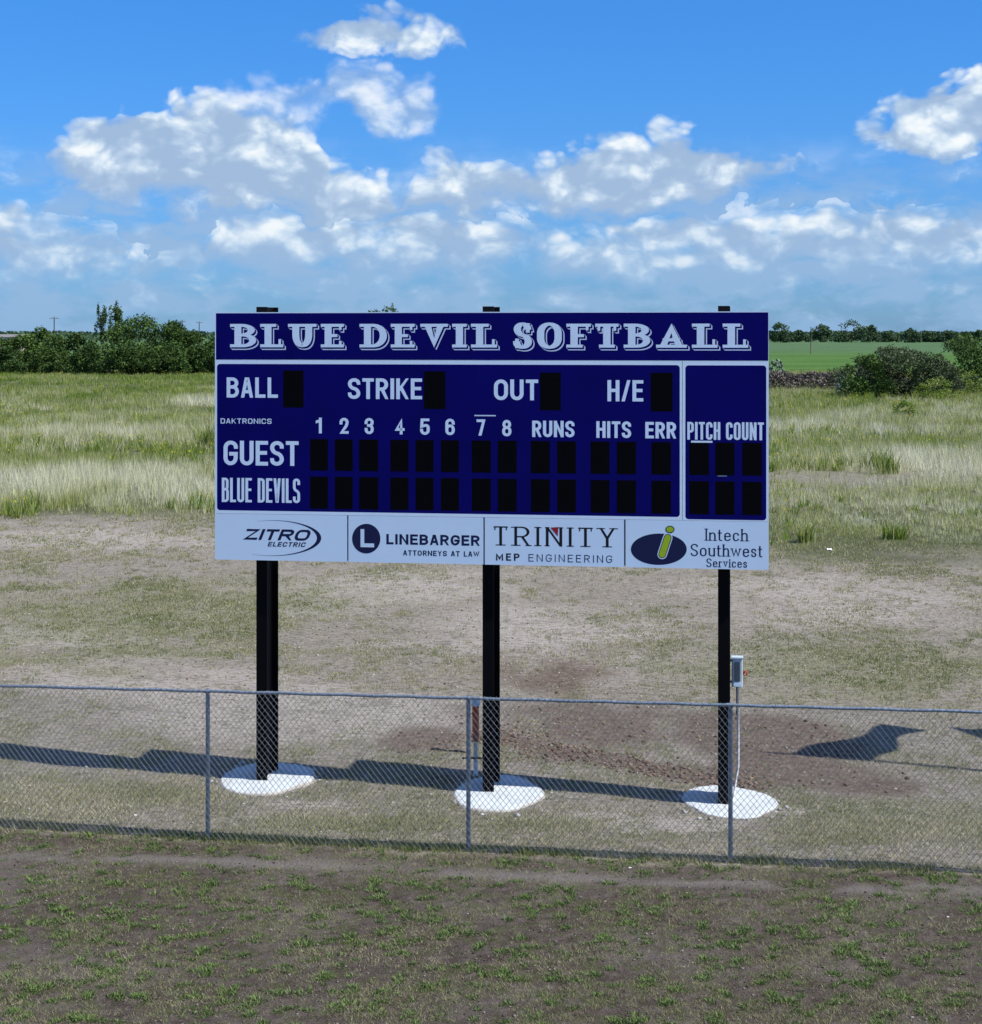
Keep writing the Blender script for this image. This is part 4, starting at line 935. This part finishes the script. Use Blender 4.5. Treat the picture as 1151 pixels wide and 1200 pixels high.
tl2 = [(8,312,56,404,'bush at the foot of the left thicket, nearest the left edge of the view'),(60,314,60,405,'bush at the foot of the left thicket under the feathery tree'),(108,310,56,402,'dark bush at the foot of the left thicket, left of the tall branchy tree'),
       (150,308,60,400,'dark wide bush below the broad rounded tree'),(196,310,56,403,'dark bush at the foot of the thicket, left of the scoreboard'),(236,312,50,402,'bush beside the scoreboard at the foot of the left thicket')]
for k, (px, Y, w, tp, lb) in enumerate(tl2):
    tree(px, Y, w, tp, lb, 'bush', 'bush', seed=k + 31, nl=5000, size=.24, group='bushes at the foot of the left thicket', tb=.30, trunk=False)
tree(437, 340, 62, 361, 'thin treetop showing above the top edge of the scoreboard', seed=51, nl=2600, size=.25, sparse=True, low=False)
# right side
tree(1052, 206, 136, 404, 'big grey green bush right of the scoreboard in front of the green field', 'bush', 'bush', M_pale, nl=20000, size=.15, seed=61, tb=.42)
tree(1094, 204, 64, 413, 'grey green bush growing against the right side of the big grey green bush', 'bush', 'bush', M_pale, nl=7000, size=.15, seed=64, tb=.38)
tree(1018, 202, 62, 414, 'dark green bush growing against the left side of the big grey green bush', 'bush', 'bush', M_tree, nl=5000, size=.15, seed=62, tb=.5)
tree(1140, 232, 92, 389, 'dark green tree at the right edge of the view beside the big bush', seed=63, nl=9000, size=.18, tb=.42)
for k, (px, Y, w, tp, lb) in enumerate([(1103,196,44,440,'yellow green weed bush at the right foot of the big grey green bush'),(1082,200,22,448,'small yellow green weed below the big grey green bush'),(1138,215,30,432,'pale shrub with prickly pear beside it at the right edge of the view'),(1060,150,30,468,'yellow green weed clump in the meadow below the big bush')]):
    tree(px, Y, w, tp, lb, 'weed', 'weed_plant', M_grass, nl=1500, size=.035 * Y / 60, seed=71 + k, tb=.17, trunk=False)
for px, Y, wpx, hpx, tn, lb in ((242, 112, 14, 34, .24, 'bright green upright weed beside the left edge of the scoreboard'), (1037, 92, 26, 40, .22, 'leaning bright green weed standing in the meadow right of the scoreboard'),
                            (1022, 96, 20, 26, .20, 'smaller bright green weed left of the leaning bright green weed'), (946, 62, 14, 26, .30, 'thin brown green weed at the near meadow edge beside the sponsor panels'), (1050, 63, 18, 22, .22, 'low green weed at the near meadow edge right of the white object')):
    X = gx(px, Y); n_ = 22; r = np.random.default_rng(int(px)); w = wpx * Y / F
    o = blades('weed_plant', X + r.uniform(-.5, .5, n_) * w, Y + r.uniform(-.4, .4, n_) * w, np.full(n_, g1(X, Y) - .02), hpx * Y / F * r.uniform(.35, 1.05, n_), np.full(n_, .045), 7, .22, .55, np.full(n_, tn + .05), M_grass, kind=None, bent=True, tv=.16, seed=int(px))
    tag(o, lb, 'weed')
# brush heap in front of the green field
hp = empty('brush_heap', (gx(935, 232), 232, g1(gx(935, 232), 232)), 0, label='long low heap of dead grey brush right of the scoreboard', cat='brush heap')
rb_ = np.random.default_rng(81); nq = 9000; u = rb_.uniform(-1, 1, nq); ln = 17.0
hprof = 2.5 * (.75 + .35 * (fbm(u * ln, u * 0, 3, seed=83) - .4)) * np.clip((1 - np.abs(u)**6), 0, 1)
v = rb_.uniform(-1, 1, nq); hh = hprof * np.clip(1 - v*v, 0, 1) * rb_.uniform(.75, 1.1, nq)
C_ = np.stack([u * ln, v * 2.6, hh + .02], 1); a = rb_.normal(0, 1, (nq, 3)) * np.array([1, 1, .8]); a /= np.linalg.norm(a, axis=1)[:, None]
b_ = np.cross(a, rb_.normal(0, 1, (nq, 3))); b_ /= np.linalg.norm(b_, axis=1)[:, None]; s1 = rb_.uniform(.15, .45, nq)[:, None]; s2 = rb_.uniform(.04, .14, nq)[:, None]
big_mesh('dead_branches', np.stack([C_-a*s1, C_-b_*s2, C_+a*s1, C_+b_*s2], 1).reshape(-1, 3), np.arange(nq*4).reshape(nq, 4), M_brush, hp, {'tint': np.repeat(rb_.uniform(0, 1, nq), 4)})
# prickly pear
def cactus(px, Y, wpx, hpx, label, seed, base=0.0):
    X = gx(px, Y); z0 = g1(X, Y) + base; o = empty('prickly_pear', (X, Y, z0), 0, label=label, cat='cactus', group='prickly pears by the brush'); r = random.Random(seed)
    V, Fc, tn = [], [], []; w = wpx * Y / F; h_ = hpx * Y / F
    for k in range(110):
        u = r.uniform(-1, 1); cx = u * w / 2; cz = r.random() * h_ * math.sqrt(max(.05, 1 - u*u)); cy = r.uniform(-.5, .5) * w * .6
        a = r.uniform(0, math.pi); tl_ = r.uniform(-.6, .6); rr_ = r.uniform(.15, .26); i = len(V)
        fx = Vector((math.cos(a), math.sin(a), 0)); up = Vector((math.sin(tl_) * -math.sin(a), math.sin(tl_) * math.cos(a), math.cos(tl_))); nn = fx.cross(up) * .04
        c = Vector((cx, cy, max(cz, .1)))
        for sgn in (1, -1):
            for j in range(8):
                w_ = j * math.pi / 4; V.append(tuple(c + fx * rr_ * .75 * math.cos(w_) + up * rr_ * math.sin(w_) + nn * sgn * .4))
        V.append(tuple(c + nn)); V.append(tuple(c - nn))
        for j in range(8):
            k2 = (j + 1) % 8; Fc += [(i+j, i+k2, i+16), (i+8+k2, i+8+j, i+17), (i+j, i+8+j, i+k2), (i+k2, i+8+j, i+8+k2)]
        tn += [r.random()] * 18
    big_mesh('pads', np.array(V), np.array(Fc), M_cact, o, {'tint': np.array(tn)})
cactus(910, 238, 26, 24, 'prickly pear clump on the brush heap right beside the scoreboard', 91, 1.0)
cactus(996, 205, 34, 32, 'prickly pear clump at the left foot of the big grey green bush', 92)
cactus(1138, 222, 40, 20, 'prickly pear clump at the foot of the tree at the right edge', 93)
# far tree line on the right
FG = 'far trees beyond the green field'
ft = [(915,1330,30,377,'far round tree nearest the right side of the scoreboard'),(937,1400,20,386,'small far tree left of the field pole'),(962,1380,28,379,'far tree just right of the field pole'),(984,1420,20,388,'low far tree left of the tallest far tree'),
      (998,1350,40,374,'tallest far tree with an open crown'),(1020,1380,22,380,'far tree leaning on the right side of the tallest far tree'),(1042,1400,26,387,'low far tree left of the pair above the big bush'),(1068,1330,22,384,'far tree above the big grey green bush, left one of a pair'),
      (1088,1380,28,387,'far tree above the big grey green bush, right one of a pair'),(1112,1380,30,387,'low far tree left of the right edge tree'),(1130,1420,20,388,'low far tree behind the right edge tree'),(1148,1330,20,386,'far tree touching the right edge of the view')]
for k, (px, Y, w, tp, lb) in enumerate(ft):
    tree(px, Y, w, tp, lb, m=M_far, nl=1600, size=.9, seed=101 + k, group=FG, tb=.45, depth=.5)
# woodland to the horizon
r = np.random.default_rng(121); nq = 26000; th = r.uniform(-.75, .75, nq); Yw = r.uniform(1440, 1750, nq)
hw = 1.0 + 8.0 * np.clip(fbm(th * 90, th * 0, 1.2, seed=123) - .28, 0, 1) + 3.5 * fbm(th * 400, th * 0, 1.0, seed=124)
C_ = np.stack([np.tan(th) * Yw, Yw, hw * np.sqrt(r.uniform(0, 1, nq))], 1); a = r.normal(0, 1, (nq, 3)); a /= np.linalg.norm(a, axis=1)[:, None]; b_ = np.cross(a, r.normal(0, 1, (nq, 3))); b_ /= np.linalg.norm(b_, axis=1)[:, None]
s1 = r.uniform(.8, 2.0, nq)[:, None]; s2 = r.uniform(.6, 1.3, nq)[:, None]
o = big_mesh('distant_woodland', np.stack([C_-a*s1, C_-b_*s2, C_+a*s1, C_+b_*s2], 1).reshape(-1, 3), np.arange(nq*4).reshape(nq, 4), M_far, None, {'tint': np.repeat(np.clip(.35 + .2*r.normal(0, 1, nq), 0, 1), 4)}); o['kind'] = 'stuff'
# second far belt seen above the left thicket
r = np.random.default_rng(131); nq = 14000; th = r.uniform(-.5, .5, nq); Yw = r.uniform(2300, 2500, nq); hw = 6.2 + 4.5 * fbm(th * 70, th * 0, 1.2, seed=133)
C_ = np.stack([np.tan(th) * Yw, Yw, hw * np.sqrt(r.uniform(0, 1, nq))], 1); a = r.normal(0, 1, (nq, 3)); a /= np.linalg.norm(a, axis=1)[:, None]; b_ = np.cross(a, r.normal(0, 1, (nq, 3))); b_ /= np.linalg.norm(b_, axis=1)[:, None]
o = big_mesh('horizon_woodland', np.stack([C_-a*2.4, C_-b_*1.5, C_+a*2.4, C_+b_*1.5], 1).reshape(-1, 3), np.arange(nq*4).reshape(nq, 4), M_far, None, {'tint': np.repeat(np.clip(.3 + .15*r.normal(0, 1, nq), 0, 1), 4)}); o['kind'] = 'stuff'

# ------------------------------------------------------------------ poles, far building
def upole(px, Y, top, label, arms=1, rad=.13):
    X = gx(px, Y); z0 = g1(X, Y) - .3; o = empty('utility_pole', (X, Y, z0), .3, label=label, cat='utility pole'); h_ = H + (HY - top) * Y / F - z0
    MB().tube([(0, 0, 0), (0, 0, h_ * .5), (0, 0, h_)], [rad * 1.2, rad, rad * .8], 8).build('pole', M_wood, o, True)
    for k in range(arms): MB().box(-1.1, 1.1, -.16, -.05, h_ - .45 - .8 * k, h_ - .30 - .8 * k).build('crossarm', M_wood, o)
    for xx in (-.9, .9, .0): 
        if arms: MB().tube([(xx, -.1, h_ - .30), (xx, -.1, h_ - .12)], [.06, .03], 6).build('insulator', M_boxg, o, True)
upole(63.5, 430, 371, 'lone far utility pole above the left thicket'); upole(213.5, 520, 375, 'left one of the two far utility poles left of the scoreboard', 1, .16); upole(233.5, 540, 376.5, 'right one of the two far utility poles, nearest the scoreboard', 1, .14)
upole(950.5, 600, 383, 'dark pole standing in the green field right of the scoreboard', 0, .17)
Yb = 700; bd = empty('farm_shed', (gx(6, Yb), Yb, 0), 0, label='low tan building beyond the left thicket at the left edge of the view', cat='building')
MB().box(-7, 7, 0, 9, 0, 5.6).build('wall', M_tan, bd); rf = MB(); rf.v = [(-7.4,-.4,5.6),(7.4,-.4,5.6),(7.4,9.4,5.6),(-7.4,9.4,5.6),(-7.4,4.5,6.7),(7.4,4.5,6.7)]; rf.f = [(0,1,5,4),(2,3,4,5),(0,4,3),(1,2,5),(0,3,2,1)]; rf.build('roof', M_roof, bd)
for xx in (-4, 3): MB().box(xx, xx + 1.4, -.04, .0, 3.6, 4.8).build('window', M_glass, bd)

# ------------------------------------------------------------------ flagpoles beyond the right edge whose shadows fall in view
ct = 1 / math.tan(R(SUN_EL)); sdir = Vector((-math.cos(R(SUN_AZ)), math.sin(R(SUN_AZ))))
def flagpole(tx, ty, ph, label, flab, fly, sag, hoist, off, seed, start=.5, skew=(0, 0)):
    bx_, by_ = tx - sdir.x * ph * ct, ty - sdir.y * ph * ct; z0 = g1(bx_, by_); o = empty('flagpole', (bx_, by_, z0), 0, label=label, cat='flagpole', group='flagpoles right of the view')
    MB().tube([(0, 0, -.2), (0, 0, ph * .5), (0, 0, ph)], [.07, .06, .045], 10).build('pole', M_galv, o, True)
    MB().tube([(0, 0, ph), (0, 0, ph + .05), (0, 0, ph + .1)], [.02, .05, .015], 10).build('finial', M_galv, o, True)
    V, Fc = [], []; nu, nv = 26, 12; zt2 = z0 + ph - start; fl = Vector(fly); L_ = fl.length; fu = fl / L_; fn = Vector((-fu.y, fu.x))
    for i in range(nu + 1):
        u = i / nu
        for j in range(nv + 1):
            v = j / nv; wv = .16 * math.sin(u * 8 + v * 2 + seed) * min(1, u * 3)
            drop = sag * u**1.25 * (1 - .25 * v) ; hz_ = hoist * v * (1 - .45 * u**.8)
            p = Vector((bx_, by_)) + fu * (L_ * u * (1 - .06 * v)) + fn * wv + Vector(skew) * u * v
            V.append((p.x, p.y, zt2 - hz_ - drop))
    for i in range(nu):
        for j in range(nv): a = i * (nv + 1) + j; Fc.append((a, a + 1, a + nv + 2, a + nv + 1))
    f = mesh_obj('flag', V, Fc, M_cloth, None, True); sm = f.modifiers.new('thickness', 'SOLIDIFY'); sm.thickness = .004; tag(f, flab, 'flag')
Yt = gy(876); flagpole(gx(890, Yt), Yt, 9.0, 'flagpole outside the right edge casting the thin line shadow right of the footings', 'flag outside the view casting the pointed shadow right of the footings', (1.9, 2.55), .5, 1.75, 0, 0, .62)
Yt = gy(846); flagpole(gx(1222, Yt), Yt, 9.0, 'flagpole outside the right edge casting the shadow at the right edge of the view', 'flag outside the view casting the dark shadow at the right edge', (-2.2, .15), .4, 1.7, 0, 2, .1, (.2, -2.4))
